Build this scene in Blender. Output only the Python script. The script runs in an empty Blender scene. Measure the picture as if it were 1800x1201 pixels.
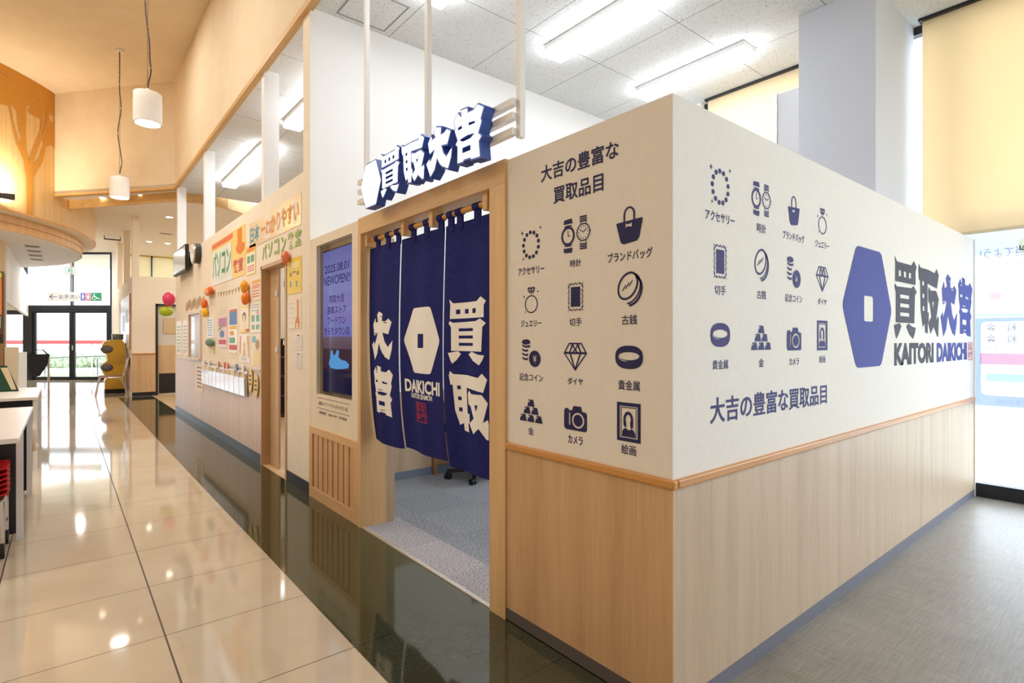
import bpy, bmesh, math, random
from mathutils import Vector, Matrix
random.seed(7)
PI = math.pi
SC = bpy.context.scene
COL = SC.collection

# ------------------------------------------------------------------ camera, world, exposure
CAM_H = 1.28
cam_data = bpy.data.cameras.new('camera')
cam = bpy.data.objects.new('camera', cam_data)
COL.objects.link(cam)
cam.location = (0, 0, CAM_H)
cam.rotation_euler = (PI/2, 0, -math.radians(39.33))
cam_data.sensor_width = 36
cam_data.lens = 961.8/1800*36
cam_data.shift_y = -2.5/1800
cam_data.clip_start = 0.02
SC.camera = cam
SC.view_settings.view_transform = 'Standard'
SC.view_settings.look = 'None'
SC.view_settings.gamma = 1
SC.view_settings.exposure = 0.22
SC.view_settings.use_curve_mapping = False
SC.cycles.use_denoising = True
SC.cycles.max_bounces = 10
SC.cycles.diffuse_bounces = 6
SC.cycles.glossy_bounces = 5
SC.cycles.transmission_bounces = 6
SC.cycles.transparent_max_bounces = 12
SC.cycles.caustics_reflective = False
SC.cycles.caustics_refractive = False
SC.cycles.sample_clamp_indirect = 6

world = bpy.data.worlds.new('overcast_sky')
SC.world = world
world.use_nodes = True
bg = world.node_tree.nodes['Background']
bg.inputs[0].default_value = (0.80, 0.90, 1.0, 1)
bg.inputs[1].default_value = 5.0

WARM = (1.0, 0.965, 0.90)
COOL = (0.90, 0.95, 1.0)
LAMP_L = 18.0           # radiance of the ceiling battens
HALL_W = 58.0          # watts of each lamp added to brighten the hall


def add_light(name, kind, loc, energy, color, rot=(0, 0, 0), **kw):
    d = bpy.data.lights.new(name, kind)
    d.energy = energy
    d.color = color
    for k, v in kw.items():
        setattr(d, k, v)
    o = bpy.data.objects.new(name, d)
    o.location = loc
    o.rotation_euler = rot
    COL.objects.link(o)
    return o

# ------------------------------------------------------------------ helpers
def lin(c):
    return c/12.92 if c <= 0.04045 else ((c+0.055)/1.055)**2.4
def rgb(r, g, b):
    return (lin(r/255), lin(g/255), lin(b/255), 1)

MATS = {}
def new_mat(name):
    m = bpy.data.materials.new(name)
    m.use_nodes = True
    nt = m.node_tree
    return m, nt, nt.nodes['Principled BSDF']

def flat(r, g, b, rough=0.6, metal=0.0, spec=0.5):
    key = (r, g, b, rough, metal, spec)
    if key not in MATS:
        m, nt, p = new_mat('paint_%d_%d_%d' % (r, g, b))
        p.inputs['Base Color'].default_value = rgb(r, g, b)
        p.inputs['Roughness'].default_value = rough
        p.inputs['Metallic'].default_value = metal
        p.inputs['Specular IOR Level'].default_value = spec
        MATS[key] = m
    return MATS[key]

def emit(name, color, strength):
    m = bpy.data.materials.new(name)
    m.use_nodes = True
    nt = m.node_tree
    nt.nodes.clear()
    e = nt.nodes.new('ShaderNodeEmission')
    e.inputs[0].default_value = (*color[:3], 1)
    e.inputs[1].default_value = strength
    o = nt.nodes.new('ShaderNodeOutputMaterial')
    nt.links.new(e.outputs[0], o.inputs[0])
    return m

class NT:
    """small node-tree helper"""
    def __init__(s, nt):
        s.nt = nt
    def val(s, x, inp):
        if hasattr(x, 'links') or hasattr(x, 'is_linked'):
            s.nt.links.new(x, inp)
        else:
            inp.default_value = x
    def math(s, op, a, b=None, c=None):
        n = s.nt.nodes.new('ShaderNodeMath')
        n.operation = op
        s.val(a, n.inputs[0])
        if b is not None: s.val(b, n.inputs[1])
        if c is not None: s.val(c, n.inputs[2])
        return n.outputs[0]
    def coords(s, kind='Position'):
        if kind == 'Position':
            n = s.nt.nodes.new('ShaderNodeNewGeometry')
            return n.outputs['Position']
        n = s.nt.nodes.new('ShaderNodeTexCoord')
        return n.outputs[kind]
    def xyz(s, v):
        n = s.nt.nodes.new('ShaderNodeSeparateXYZ')
        s.nt.links.new(v, n.inputs[0])
        return n.outputs
    def scaled(s, v, sc, rot=(0, 0, 0)):
        n = s.nt.nodes.new('ShaderNodeMapping')
        n.inputs['Scale'].default_value = sc
        n.inputs['Rotation'].default_value = rot
        s.nt.links.new(v, n.inputs[0])
        return n.outputs[0]
    def noise(s, v, scale, detail=3, rough=0.5):
        n = s.nt.nodes.new('ShaderNodeTexNoise')
        n.inputs['Scale'].default_value = scale
        n.inputs['Detail'].default_value = detail
        n.inputs['Roughness'].default_value = rough
        s.nt.links.new(v, n.inputs['Vector'])
        return n.outputs['Fac']
    def ramp(s, f, stops):
        n = s.nt.nodes.new('ShaderNodeValToRGB')
        e = n.color_ramp.elements
        while len(e) < len(stops): e.new(0.5)
        for i, (p, c) in enumerate(stops):
            e[i].position = p
            e[i].color = c
        s.nt.links.new(f, n.inputs[0])
        return n.outputs[0]
    def mix(s, f, a, b):
        n = s.nt.nodes.new('ShaderNodeMix')
        n.data_type = 'RGBA'
        s.val(f, n.inputs[0])
        s.val(a, n.inputs[6])
        s.val(b, n.inputs[7])
        return n.outputs[2]
    def line(s, x, pitch, off, width):
        """1 inside a joint of the given width, repeated with pitch"""
        w = s.math('WRAP', s.math('SUBTRACT', x, off - pitch/2), pitch, 0.0)
        d = s.math('ABSOLUTE', s.math('SUBTRACT', w, pitch/2))
        return s.math('LESS_THAN', d, width/2)
    def bump(s, h, strength, dist, p):
        n = s.nt.nodes.new('ShaderNodeBump')
        n.inputs['Strength'].default_value = strength
        n.inputs['Distance'].default_value = dist
        s.nt.links.new(h, n.inputs['Height'])
        s.nt.links.new(n.outputs[0], p.inputs['Normal'])

def wood(name, c1, c2, rough=0.42, along='z', sc=1.0, streak=0.35):
    m, nt, p = new_mat(name)
    t = NT(nt)
    s = {'z': (14, 14, 0.6), 'y': (14, 0.6, 14), 'x': (0.6, 14, 14)}[along]
    v = t.scaled(t.coords(), tuple(q*sc for q in s))
    big = t.noise(v, 0.8, 3, 0.5)
    v2 = t.scaled(t.coords(), tuple(q*sc*7 for q in s))
    fine = t.noise(v2, 1.0, 3, 0.6)
    f = t.math('ADD', t.math('MULTIPLY', big, 1-streak), t.math('MULTIPLY', fine, streak))
    col = t.ramp(f, [(0.32, rgb(*c2)), (0.52, rgb(*c1)), (0.70, rgb(*[min(255, q*1.05) for q in c1]))])
    nt.links.new(col, p.inputs['Base Color'])
    p.inputs['Roughness'].default_value = rough
    return m

def speckle(name, c1, c2, scale, rough, lo=0.45, hi=0.6, bump=0, spec=0.5):
    m, nt, p = new_mat(name)
    t = NT(nt)
    f = t.noise(t.coords(), scale, 4, 0.65)
    nt.links.new(t.ramp(f, [(lo, rgb(*c1)), (hi, rgb(*c2))]), p.inputs['Base Color'])
    p.inputs['Roughness'].default_value = rough
    p.inputs['Specular IOR Level'].default_value = spec
    if bump: t.bump(f, bump, 0.002, p)
    return m

M_paper = speckle('off_white_wallpaper', (233, 228, 220), (236, 231, 223), 30, 0.85, 0.35, 0.65, 0.05)
M_white = flat(241, 241, 241, 0.8)
M_cream = speckle('cream_wall_paint', (226, 207, 176), (229, 211, 182), 3, 0.8)
M_shopwall = speckle('cream_shop_wallpaper', (242, 230, 211), (246, 235, 218), 9, 0.8, 0.35, 0.65)
M_pink = wood('pale_rose_laminate', (216, 190, 170), (204, 178, 158), 0.45, 'z', 1.0)
M_oak = wood('light_oak_laminate', (210, 173, 130), (192, 153, 111), 0.45)
M_oakF = wood('oak_frame', (224, 187, 138), (208, 168, 118), 0.45)
M_oakFy = wood('oak_frame_lengthwise', (224, 187, 138), (208, 168, 118), 0.45, 'y')
M_ash_dayoak = wood('ash_and_daylit_oak_laminate', (198, 174, 147), (180, 155, 128), 0.45)
M_rail = wood('honey_wood_rail', (205, 146, 80), (186, 124, 62), 0.35, 'y')
M_railx = wood('honey_wood_rail_lengthwise', (205, 146, 80), (186, 124, 62), 0.35, 'x')
M_trim = wood('orange_wood_trim', (210, 168, 108), (196, 152, 92), 0.5, 'y')
M_bamboo = wood('bamboo_pole', (205, 148, 62), (180, 120, 44), 0.35, 'y', 0.5)
M_navy = flat(30, 31, 92, 0.7)
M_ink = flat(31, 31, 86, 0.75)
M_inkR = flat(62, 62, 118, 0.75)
M_blue = flat(66, 74, 150, 0.75)
M_dark = flat(66, 66, 78, 0.75)
M_black = flat(22, 22, 24, 0.45)
M_frame = flat(30, 34, 42, 0.4)
M_steel = flat(200, 202, 206, 0.25, 0.9)
M_whiteplastic = flat(240, 240, 240, 0.4)
M_basegrey = flat(112, 112, 124, 0.5)
M_basedark = flat(40, 44, 54, 0.45)

# -- floors
def tile_mat():
    m, nt, p = new_mat('cream_polished_tile')
    t = NT(nt)
    x, y, z = t.xyz(t.coords())
    f = t.noise(t.coords(), 1.6, 5, 0.6)
    base = t.ramp(f, [(0.3, rgb(200, 184, 160)), (0.7, rgb(213, 199, 177))])
    gx = t.line(x, 0.60, 0.34, 0.007)
    gy = t.line(y, 0.605, 2.18, 0.0045)
    g = t.math('MAXIMUM', gx, gy)
    nt.links.new(t.mix(g, base, rgb(70, 52, 40)), p.inputs['Base Color'])
    nt.links.new(t.math('MULTIPLY_ADD', g, 0.5, 0.055), p.inputs['Roughness'])
    p.inputs['IOR'].default_value = 1.6
    return m
def border_mat():
    m, nt, p = new_mat('dark_green_polished_tile')
    t = NT(nt)
    x, y, z = t.xyz(t.coords())
    f = t.noise(t.coords(), 120, 2, 0.7)
    base = t.ramp(f, [(0.45, rgb(60, 62, 40)), (0.72, rgb(72, 74, 52)), (0.8, rgb(120, 120, 98))])
    gy = t.line(y, 0.605, 2.18, 0.004)
    nt.links.new(t.mix(gy, base, rgb(34, 30, 22)), p.inputs['Base Color'])
    p.inputs['Roughness'].default_value = 0.06
    p.inputs['IOR'].default_value = 1.6
    return m
def carpet_mat():
    m, nt, p = new_mat('blue_grey_carpet_tile')
    t = NT(nt)
    x, y, z = t.xyz(t.coords())
    f = t.noise(t.coords(), 85, 3, 0.85)
    a = t.ramp(f, [(0.36, rgb(90, 94, 104)), (0.64, rgb(172, 176, 184))])
    b = t.ramp(f, [(0.36, rgb(112, 110, 118)), (0.64, rgb(196, 193, 198))])
    first = t.math('LESS_THAN', x, 1.865)
    fx = t.math('FLOOR', t.math('DIVIDE', x, 0.5))
    fy = t.math('FLOOR', t.math('DIVIDE', y, 0.5))
    ch = t.math('MULTIPLY', t.math('MODULO', t.math('ADD', fx, fy), 2.0), 0.10)
    c = t.mix(first, a, b)
    nt.links.new(t.mix(ch, c, rgb(70, 78, 92)), p.inputs['Base Color'])
    p.inputs['Roughness'].default_value = 0.95
    p.inputs['Specular IOR Level'].default_value = 0.1
    t.bump(f, 0.4, 0.004, p)
    return m
def vinyl_mat():
    m, nt, p = new_mat('grey_woven_vinyl')
    t = NT(nt)
    f1 = t.noise(t.scaled(t.coords(), (160, 6, 1)), 1, 2, 0.6)
    f2 = t.noise(t.scaled(t.coords(), (6, 160, 1)), 1, 2, 0.6)
    big = t.noise(t.coords(), 1.3, 4, 0.6)
    f = t.math('ADD', t.math('MULTIPLY', t.math('ADD', f1, f2), 0.32), t.math('MULTIPLY', big, 0.36))
    nt.links.new(t.ramp(f, [(0.36, rgb(112, 104, 94)), (0.64, rgb(160, 153, 143))]), p.inputs['Base Color'])
    nt.links.new(t.math('MULTIPLY_ADD', big, 0.25, 0.22), p.inputs['Roughness'])
    return m
def acoustic_mat():
    m, nt, p = new_mat('white_acoustic_board')
    t = NT(nt)
    x, y, z = t.xyz(t.coords())
    f = t.noise(t.coords(), 55, 3, 0.75)
    base = t.ramp(f, [(0.34, rgb(188, 188, 186)), (0.44, rgb(224, 225, 224))])
    g = t.math('MAXIMUM', t.line(x, 0.92, 2.28, 0.008), t.line(y, 0.91, 2.75, 0.008))
    nt.links.new(t.mix(g, base, rgb(150, 150, 148)), p.inputs['Base Color'])
    p.inputs['Roughness'].default_value = 0.95
    t.bump(f, 0.35, 0.004, p)
    return m
def board_mat(name, cx, cy, R, pitch, c1, c2):
    m, nt, p = new_mat(name)
    t = NT(nt)
    x, y, z = t.xyz(t.coords())
    ang = t.math('ARCTAN2', t.math('SUBTRACT', y, cy), t.math('SUBTRACT', x, cx))
    s = t.math('MULTIPLY', ang, R)
    g = t.line(s, pitch, 0.0, 0.012)
    f = t.noise(t.scaled(t.coords(), (9, 9, 0.5)), 1, 3, 0.6)
    base = t.ramp(f, [(0.3, rgb(*c2)), (0.7, rgb(*c1))])
    nt.links.new(t.mix(t.math('MULTIPLY', g, 0.22), base, rgb(150, 110, 64)), p.inputs['Base Color'])
    p.inputs['Roughness'].default_value = 0.55
    return m
def fabric_mat():
    m, nt, p = new_mat('navy_noren_cotton')
    t = NT(nt)
    f = t.noise(t.scaled(t.coords(), (30, 30, 220)), 1, 3, 0.7)
    nt.links.new(t.ramp(f, [(0.3, rgb(30, 34, 94)), (0.7, rgb(44, 50, 124))]), p.inputs['Base Color'])
    p.inputs['Roughness'].default_value = 0.9
    p.inputs['Specular IOR Level'].default_value = 0.15
    t.bump(f, 0.25, 0.002, p)
    return m
def translucent_mat(name, c, share=0.55, rough=0.9):
    m, nt, p = new_mat(name)
    p.inputs['Base Color'].default_value = rgb(*c)
    p.inputs['Roughness'].default_value = rough
    p.inputs['Specular IOR Level'].default_value = 0.1
    tr = nt.nodes.new('ShaderNodeBsdfTranslucent')
    tr.inputs[0].default_value = rgb(*c)
    mx = nt.nodes.new('ShaderNodeMixShader')
    mx.inputs[0].default_value = share
    nt.links.new(p.outputs[0], mx.inputs[1])
    nt.links.new(tr.outputs[0], mx.inputs[2])
    nt.links.new(mx.outputs[0], nt.nodes['Material Output'].inputs[0])
    return m
def glass_mat(name, tint=(0.97, 0.985, 0.985), refl=0.06):
    m, nt, p = new_mat(name)
    nt.nodes.remove(p)
    tr = nt.nodes.new('ShaderNodeBsdfTransparent')
    tr.inputs[0].default_value = (*tint, 1)
    gl = nt.nodes.new('ShaderNodeBsdfGlossy')
    gl.inputs['Roughness'].default_value = 0.02
    mx = nt.nodes.new('ShaderNodeMixShader')
    mx.inputs[0].default_value = refl
    nt.links.new(tr.outputs[0], mx.inputs[1])
    nt.links.new(gl.outputs[0], mx.inputs[2])
    nt.links.new(mx.outputs[0], nt.nodes['Material Output'].inputs[0])
    return m
M_tile, M_border, M_carpet, M_vinyl, M_acoustic = tile_mat(), border_mat(), carpet_mat(), vinyl_mat(), acoustic_mat()
M_fabric = fabric_mat()
M_glass = glass_mat('clear_window_glass')
M_film = glass_mat('clear_plastic_film', (0.93, 0.94, 0.95), 0.18)
M_blind = translucent_mat('cream_roller_blind', (252, 236, 206), 0.45)
M_letterface = emit('lit_sign_face', (1, 1, 1), 1.6)

# -- mesh builder (shapes in world coordinates; build() moves them to their parent's frame)
WL = {}
class MB:
    def __init__(s):
        s.bm = bmesh.new()
    def box(s, x0, x1, y0, y1, z0, z1, bev=0):
        x0, x1 = sorted((x0, x1)); y0, y1 = sorted((y0, y1)); z0, z1 = sorted((z0, z1))
        r = bmesh.ops.create_cube(s.bm, size=1)
        vs = r['verts']
        bmesh.ops.scale(s.bm, vec=(x1-x0, y1-y0, z1-z0), verts=vs)
        bmesh.ops.translate(s.bm, vec=((x0+x1)/2, (y0+y1)/2, (z0+z1)/2), verts=vs)
        if bev:
            es = list({e for v in vs for e in v.link_edges})
            bmesh.ops.bevel(s.bm, geom=es, offset=bev, segments=2, affect='EDGES', profile=0.5)
        return s
    def quad(s, *pts):
        s.bm.faces.new([s.bm.verts.new(p) for p in pts])
        return s
    def prism(s, pts, vec):
        """pts: 3-D outline, extruded by vec"""
        a = [s.bm.verts.new(p) for p in pts]
        b = [s.bm.verts.new(Vector(p)+Vector(vec)) for p in pts]
        n = len(a)
        s.bm.faces.new(a)
        s.bm.faces.new(b[::-1])
        for i in range(n):
            s.bm.faces.new((a[i], b[i], b[(i+1) % n], a[(i+1) % n]))
        return s
    def rod(s, p0, p1, r0, r1=None, n=16):
        p0, p1 = Vector(p0), Vector(p1)
        r1 = r0 if r1 is None else r1
        d = p1-p0
        M = Matrix.Translation((p0+p1)/2) @ d.to_track_quat('Z', 'Y').to_matrix().to_4x4()
        bmesh.ops.create_cone(s.bm, cap_ends=True, segments=n, radius1=r0, radius2=r1, depth=d.length, matrix=M)
        return s
    def tube(s, pts, r, n=8):
        pts = [Vector(p) for p in pts]
        rings = []
        for i, p in enumerate(pts):
            d = (pts[min(i+1, len(pts)-1)]-pts[max(i-1, 0)]).normalized()
            q = d.to_track_quat('Z', 'Y')
            rings.append([s.bm.verts.new(p+q @ Vector((r*math.cos(2*PI*k/n), r*math.sin(2*PI*k/n), 0))) for k in range(n)])
        for a, b in zip(rings, rings[1:]):
            for k in range(n):
                s.bm.faces.new((a[k], a[(k+1) % n], b[(k+1) % n], b[k]))
        s.bm.faces.new(rings[0][::-1]); s.bm.faces.new(rings[-1])
        return s
    def lathe(s, prof, c, n=32, axis='z', cap=True):
        rings = []
        for r, h in prof:
            ring = []
            for k in range(n):
                a = 2*PI*k/n
                o = {'z': (r*math.cos(a), r*math.sin(a), h), 'x': (h, r*math.cos(a), r*math.sin(a)), 'y': (r*math.cos(a), h, r*math.sin(a))}[axis]
                ring.append(s.bm.verts.new(Vector(c)+Vector(o)))
            rings.append(ring)
        for a, b in zip(rings, rings[1:]):
            for k in range(n):
                s.bm.faces.new((a[k], a[(k+1) % n], b[(k+1) % n], b[k]))
        if cap:
            s.bm.faces.new(rings[0][::-1]); s.bm.faces.new(rings[-1])
        return s
    def ball(s, c, r, sc=(1, 1, 1), n=16):
        M = Matrix.Translation(c) @ Matrix.Diagonal((*sc, 1))
        bmesh.ops.create_uvsphere(s.bm, u_segments=n, v_segments=n//2, radius=r, matrix=M)
        return s
    def build(s, name, mat, parent=None, smooth=False, local=False, at=None):
        """at: world position for the object's origin when it has no parent"""
        bmesh.ops.recalc_face_normals(s.bm, faces=s.bm.faces)
        off = Vector((0, 0, 0))
        if parent is not None and not local:
            off = WL.get(parent.as_pointer(), Vector((0, 0, 0)))
        elif at is not None:
            off = Vector(at)
        if off.length:
            bmesh.ops.translate(s.bm, vec=-off, verts=s.bm.verts)
        me = bpy.data.meshes.new(name)
        s.bm.to_mesh(me)
        s.bm.free()
        if smooth:
            for p in me.polygons: p.use_smooth = True
            try: me.set_sharp_from_angle(angle=math.radians(38))
            except Exception: pass
        me.materials.append(mat)
        o = bpy.data.objects.new(name, me)
        COL.objects.link(o)
        if parent is not None:
            o.parent = parent
            WL[o.as_pointer()] = WL.get(parent.as_pointer(), Vector((0, 0, 0))).copy()
        else:
            if at is not None: o.location = at
            WL[o.as_pointer()] = off.copy()
        return o

def thing(name, label, cat, loc, group=None, rotz=0):
    o = bpy.data.objects.new(name, None)
    o.empty_display_size = 0.1
    COL.objects.link(o)
    o.location = loc
    o.rotation_euler = (0, 0, rotz)
    WL[o.as_pointer()] = Vector(loc)
    o['label'] = label
    o['category'] = cat
    if group: o['group'] = group
    return o
def tag(o, label, cat, group=None, kind=None):
    o['label'] = label
    o['category'] = cat
    if group: o['group'] = group
    if kind: o['kind'] = kind
    return o
def struct(o, label=None, cat=None):
    o['kind'] = 'structure'
    if label: o['label'] = label
    if cat: o['category'] = cat
    return o
def copy_tree(o, parent=None):
    c = o.copy()
    COL.objects.link(c)
    if parent is not None: c.parent = parent
    for ch in list(o.children): copy_tree(ch, c)
    return c

# -- flat print: text and outlines turned into meshes, laid on a frame (origin, right, up)
class Frame:
    def __init__(s, o, r, u):
        s.o, s.r, s.u = Vector(o), Vector(r), Vector(u)
        s.n = s.r.cross(s.u)
    def p(s, x, y, h=0.0):
        return s.o + s.r*x + s.u*y + s.n*h

_tc = {}
def text2d(body, offset=0.0):
    key = (body, offset)
    if key in _tc: return _tc[key]
    c = bpy.data.curves.new('tmp', 'FONT')
    c.body = body
    c.size = 1
    c.resolution_u = 3
    c.offset = offset
    o = bpy.data.objects.new('tmp', c)
    m = o.to_mesh()
    V = [(v.co.x, v.co.y) for v in m.vertices]
    F = [tuple(p.vertices) for p in m.polygons]
    o.to_mesh_clear()
    bpy.data.objects.remove(o)
    bpy.data.curves.remove(c)
    _tc[key] = (V, F)
    return V, F

def fill2d(polys, extrude=0.0):
    c = bpy.data.curves.new('tmp', 'CURVE')
    c.dimensions = '2D'
    c.fill_mode = 'BOTH'
    c.extrude = extrude
    for P in polys:
        s = c.splines.new('POLY')
        s.points.add(len(P)-1)
        for i, q in enumerate(P): s.points[i].co = (q[0], q[1], 0, 1)
        s.use_cyclic_u = True
    o = bpy.data.objects.new('tmp', c)
    m = o.to_mesh()
    V = [tuple(v.co) for v in m.vertices]
    F = [tuple(p.vertices) for p in m.polygons]
    o.to_mesh_clear()
    bpy.data.objects.remove(o)
    bpy.data.curves.remove(c)
    return V, F

def lay(bm, V, F, fr, x0, y0, sx, sy, h=0.0, mirror=False):
    vs = []
    for v in V:
        x = v[0]
        vs.append(bm.verts.new(fr.p(x0+x*sx, y0+v[1]*sy, h+(v[2] if len(v) > 2 else 0.0))))
    for f in F:
        try: bm.faces.new([vs[i] for i in f])
        except ValueError: pass

def text_box(mb, body, fr, cx, cy, w, h, off=0.0, ht=0.0, mirror=False):
    V, F = text2d(body, off)
    xs = [v[0] for v in V]; ys = [v[1] for v in V]
    sx, sy = w/(max(xs)-min(xs)), h/(max(ys)-min(ys))
    if mirror: sx = -sx
    lay(mb.bm, V, F, fr, cx-sx*(max(xs)+min(xs))/2, cy-sy*(max(ys)+min(ys))/2, sx, sy, ht)

def groups_box(mb, groups, fr, cx, cy, w, h, ht=0.0):
    for g in groups:
        V, F = fill2d(g)
        lay(mb.bm, [v[:2] for v in V], F, fr, cx-w/2, cy-h/2, w, h, ht)

def ell(cx, cy, rx, ry, n=24, a=0.0):
    out = []
    for k in range(n):
        t = 2*PI*k/n
        x, y = rx*math.cos(t), ry*math.sin(t)
        out.append((cx+x*math.cos(a)-y*math.sin(a), cy+x*math.sin(a)+y*math.cos(a)))
    return out
def rect(x0, x1, y0, y1):
    return [(x0, y0), (x1, y0), (x1, y1), (x0, y1)]
def stroke(x0, y0, x1, y1, w):
    d = math.hypot(x1-x0, y1-y0)
    nx, ny = -(y1-y0)/d*w/2, (x1-x0)/d*w/2
    return [(x0+nx, y0+ny), (x0-nx, y0-ny), (x1-nx, y1-ny), (x1+nx, y1+ny)]
def star(cx, cy, rx, ry):
    return [(cx, cy+ry), (cx+rx*.25, cy+ry*.25), (cx+rx, cy), (cx+rx*.25, cy-ry*.25), (cx, cy-ry), (cx-rx*.25, cy-ry*.25), (cx-rx, cy), (cx-rx*.25, cy+ry*.25)]
def rrect(x0, x1, y0, y1, r, ry=None, n=5):
    ry = r if ry is None else ry
    out = []
    for cx, cy, a in ((x1-r, y1-ry, 0), (x0+r, y1-ry, 90), (x0+r, y0+ry, 180), (x1-r, y0+ry, 270)):
        for k in range(n+1):
            t = math.radians(a+90*k/n)
            out.append((cx+r*math.cos(t), cy+ry*math.sin(t)))
    return out

def grow(P, g):
    """outline moved outwards by g"""
    a = sum(P[i][0]*P[(i+1) % len(P)][1]-P[(i+1) % len(P)][0]*P[i][1] for i in range(len(P)))
    sg_ = 1 if a > 0 else -1
    out = []
    for i in range(len(P)):
        p, q, r = Vector(P[i-1]), Vector(P[i]), Vector(P[(i+1) % len(P)])
        d1, d2 = (q-p).normalized(), (r-q).normalized()
        n1, n2 = Vector((d1.y, -d1.x))*sg_, Vector((d2.y, -d2.x))*sg_
        b = (n1+n2)
        b = b.normalized() if b.length > 1e-6 else n1
        k = 1/max(.5, b.dot(n1))
        out.append((q.x+b.x*g*k, q.y+b.y*g*k))
    return out
# ---- the twelve pictograms, each drawn in a unit square
def ic_bracelet():
    g = [[ell(.5+.37*math.cos(t), .47+.40*math.sin(t), .068, .064, 14)] for t in [2*PI*k/13+.2 for k in range(13)]]
    return g+[[star(.07, .90, .07, .09)], [star(.95, .96, .05, .07)], [star(.12, .05, .05, .06)]]
def ic_watch():
    g = []
    g.append([ell(.24, .50, .235, .27), ell(.24, .50, .175, .205)])
    g.append([[(.10, .73), (.15, .80), (.35, .80), (.40, .73), (.33, .765), (.17, .765)]])
    g.append([[(.10, .27), (.15, .20), (.35, .20), (.40, .27), (.33, .235), (.17, .235)]])
    g.append([[(.09, .84), (.40, .84), (.37, .98), (.11, .96)]])
    g.append([[(.11, .03), (.37, .01), (.40, .155), (.09, .155)]])
    g.append([[(.235, .66), (.255, .66), (.255, .505), (.32, .505), (.32, .485), (.235, .485)]])
    g.append([ell(.76, .53, .225, .25), ell(.76, .53, .195, .218)])
    for k in range(12):
        t = 2*PI*k/12
        g.append([stroke(.76+.135*math.cos(t), .53+.15*math.sin(t), .76+.17*math.cos(t), .53+.19*math.sin(t), .02)])
    g.append([stroke(.76, .53, .86, .61, .022)]); g.append([stroke(.76, .53, .66, .60, .022)])
    g.append([rect(.985, 1.0, .51, .56)])
    for y in (.82, .88, .94): g.append([rect(.645, .875, y, y+.042)])
    for y in (.06, .12, .18): g.append([rect(.645, .875, y, y+.042)])
    g.append([rect(.66, .68, .76, .82)]); g.append([rect(.84, .86, .76, .82)])
    g.append([rect(.66, .68, .23, .29)]); g.append([rect(.84, .86, .23, .29)])
    return g
def ic_bag():
    body = [(.0, .58), (.03, .60), (.97, .64), (1., .61), (.88, .15), (.80, .05), (.30, .0), (.2, .04), (.16, .10)]
    bow = [(.36, .56), (.36, .43), (.44, .47), (.52, .46), (.60, .44), (.60, .57), (.52, .53), (.44, .53)]
    arch = []
    for k in range(13):
        t = PI*k/12
        arch.append((.5-.22*math.cos(t), .78+.22*math.sin(t)))
    inner = [(.5+(x-.5)*.70, .78+(y-.78)*.78) for x, y in arch]
    return [[body, bow], [[(.28, .605)]+arch+[(.72, .625), (.655, .622)]+inner[::-1]+[(.345, .608)]]]
def ic_ring():
    g = [[ell(.52, .34, .40, .34, 32), ell(.52, .34, .35, .30, 32)]]
    g += [[[(.33, .985), (.46, .985), (.41, .89), (.28, .89)]], [[(.49, .985), (.56, .985), (.60, .89), (.45, .89)]], [[(.59, .985), (.71, .985), (.76, .89), (.64, .89)]],
          [[(.28, .865), (.42, .865), (.47, .72)]], [[(.455, .865), (.595, .865), (.525, .70)]], [[(.63, .865), (.76, .865), (.58, .72)]]]
    return g+[[star(.06, .64, .07, .07)], [star(.93, .80, .06, .06)], [star(.16, .05, .05, .05)]]
def ic_stamp():
    def wavy(i, a):
        out = []
        nx, ny, m = 4, 6, 6
        def seg(x0, y0, x1, y1, n, ox, oy):
            for k in range(n*m):
                t = k/(n*m)
                d = a*(0.5-0.5*math.cos(2*PI*t*n))
                out.append((x0+(x1-x0)*t+ox*d, y0+(y1-y0)*t+oy*d))
        seg(i, i*.7, 1-i, i*.7, nx, 0, .75); seg(1-i, i*.7, 1-i, 1-i*.7, ny, -1, 0)
        seg(1-i, 1-i*.7, i, 1-i*.7, nx, 0, -.75); seg(i, 1-i*.7, i, i*.7, ny, 1, 0)
        return out
    return [[wavy(0, .07), wavy(.05, .07)], [rect(.20, .80, .15, .85)]]
def ic_oldcoin():
    g = [[ell(.44, .58, .47, .36, 32, .9), ell(.44, .58, .405, .295, 32, .9)]]
    def arc(c, rx, ry, t0, t1, w):
        a, n = [], 16
        for r in (1, -1):
            pts = []
            for k in range(n+1):
                t = t0+(t1-t0)*k/n
                x, y = (rx+r*w/2)*math.cos(t), (ry+r*w/2)*math.sin(t)
                ca, sa = math.cos(.9), math.sin(.9)
                pts.append((c[0]+x*ca-y*sa, c[1]+x*sa+y*ca))
            a += pts if r == 1 else pts[::-1]
        return a
    g.append([arc((.50, .49), .49, .38, -2.55, .30, .05)])
    g.append([arc((.55, .42), .47, .39, -2.5, .25, .075)])
    for dx in (-.13, .0, .13): g.append([stroke(.36+dx, .50+dx*.5, .50+dx, .70+dx*.5-.02, .03)])
    return g
def ic_coins():
    g = [[ell(.24, .91, .23, .10, 20)]]
    for k in range(4):
        y = .80-.155*k
        r = .47 if k < 1 else .36
        g.append([[(.02, y-.015), (.10, y-.075), (.24, y-.10), (r-.03, y-.09), (r, y+.0), (r-.02, y-.005), (.24, y-.03), (.10, y-.005), (.02, y+.03)]])
    yen = [(.60, .43), (.65, .43), (.70, .34), (.75, .43), (.80, .43), (.735, .31), (.79, .31), (.79, .28), (.72, .28), (.72, .255), (.79, .255), (.79, .225), (.72, .225), (.72, .15), (.68, .15), (.68, .225), (.61, .225), (.61, .255), (.68, .255), (.68, .28), (.61, .28), (.61, .31), (.665, .31)]
    g.append([ell(.70, .30, .30, .30, 28), yen])
    return g
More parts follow.
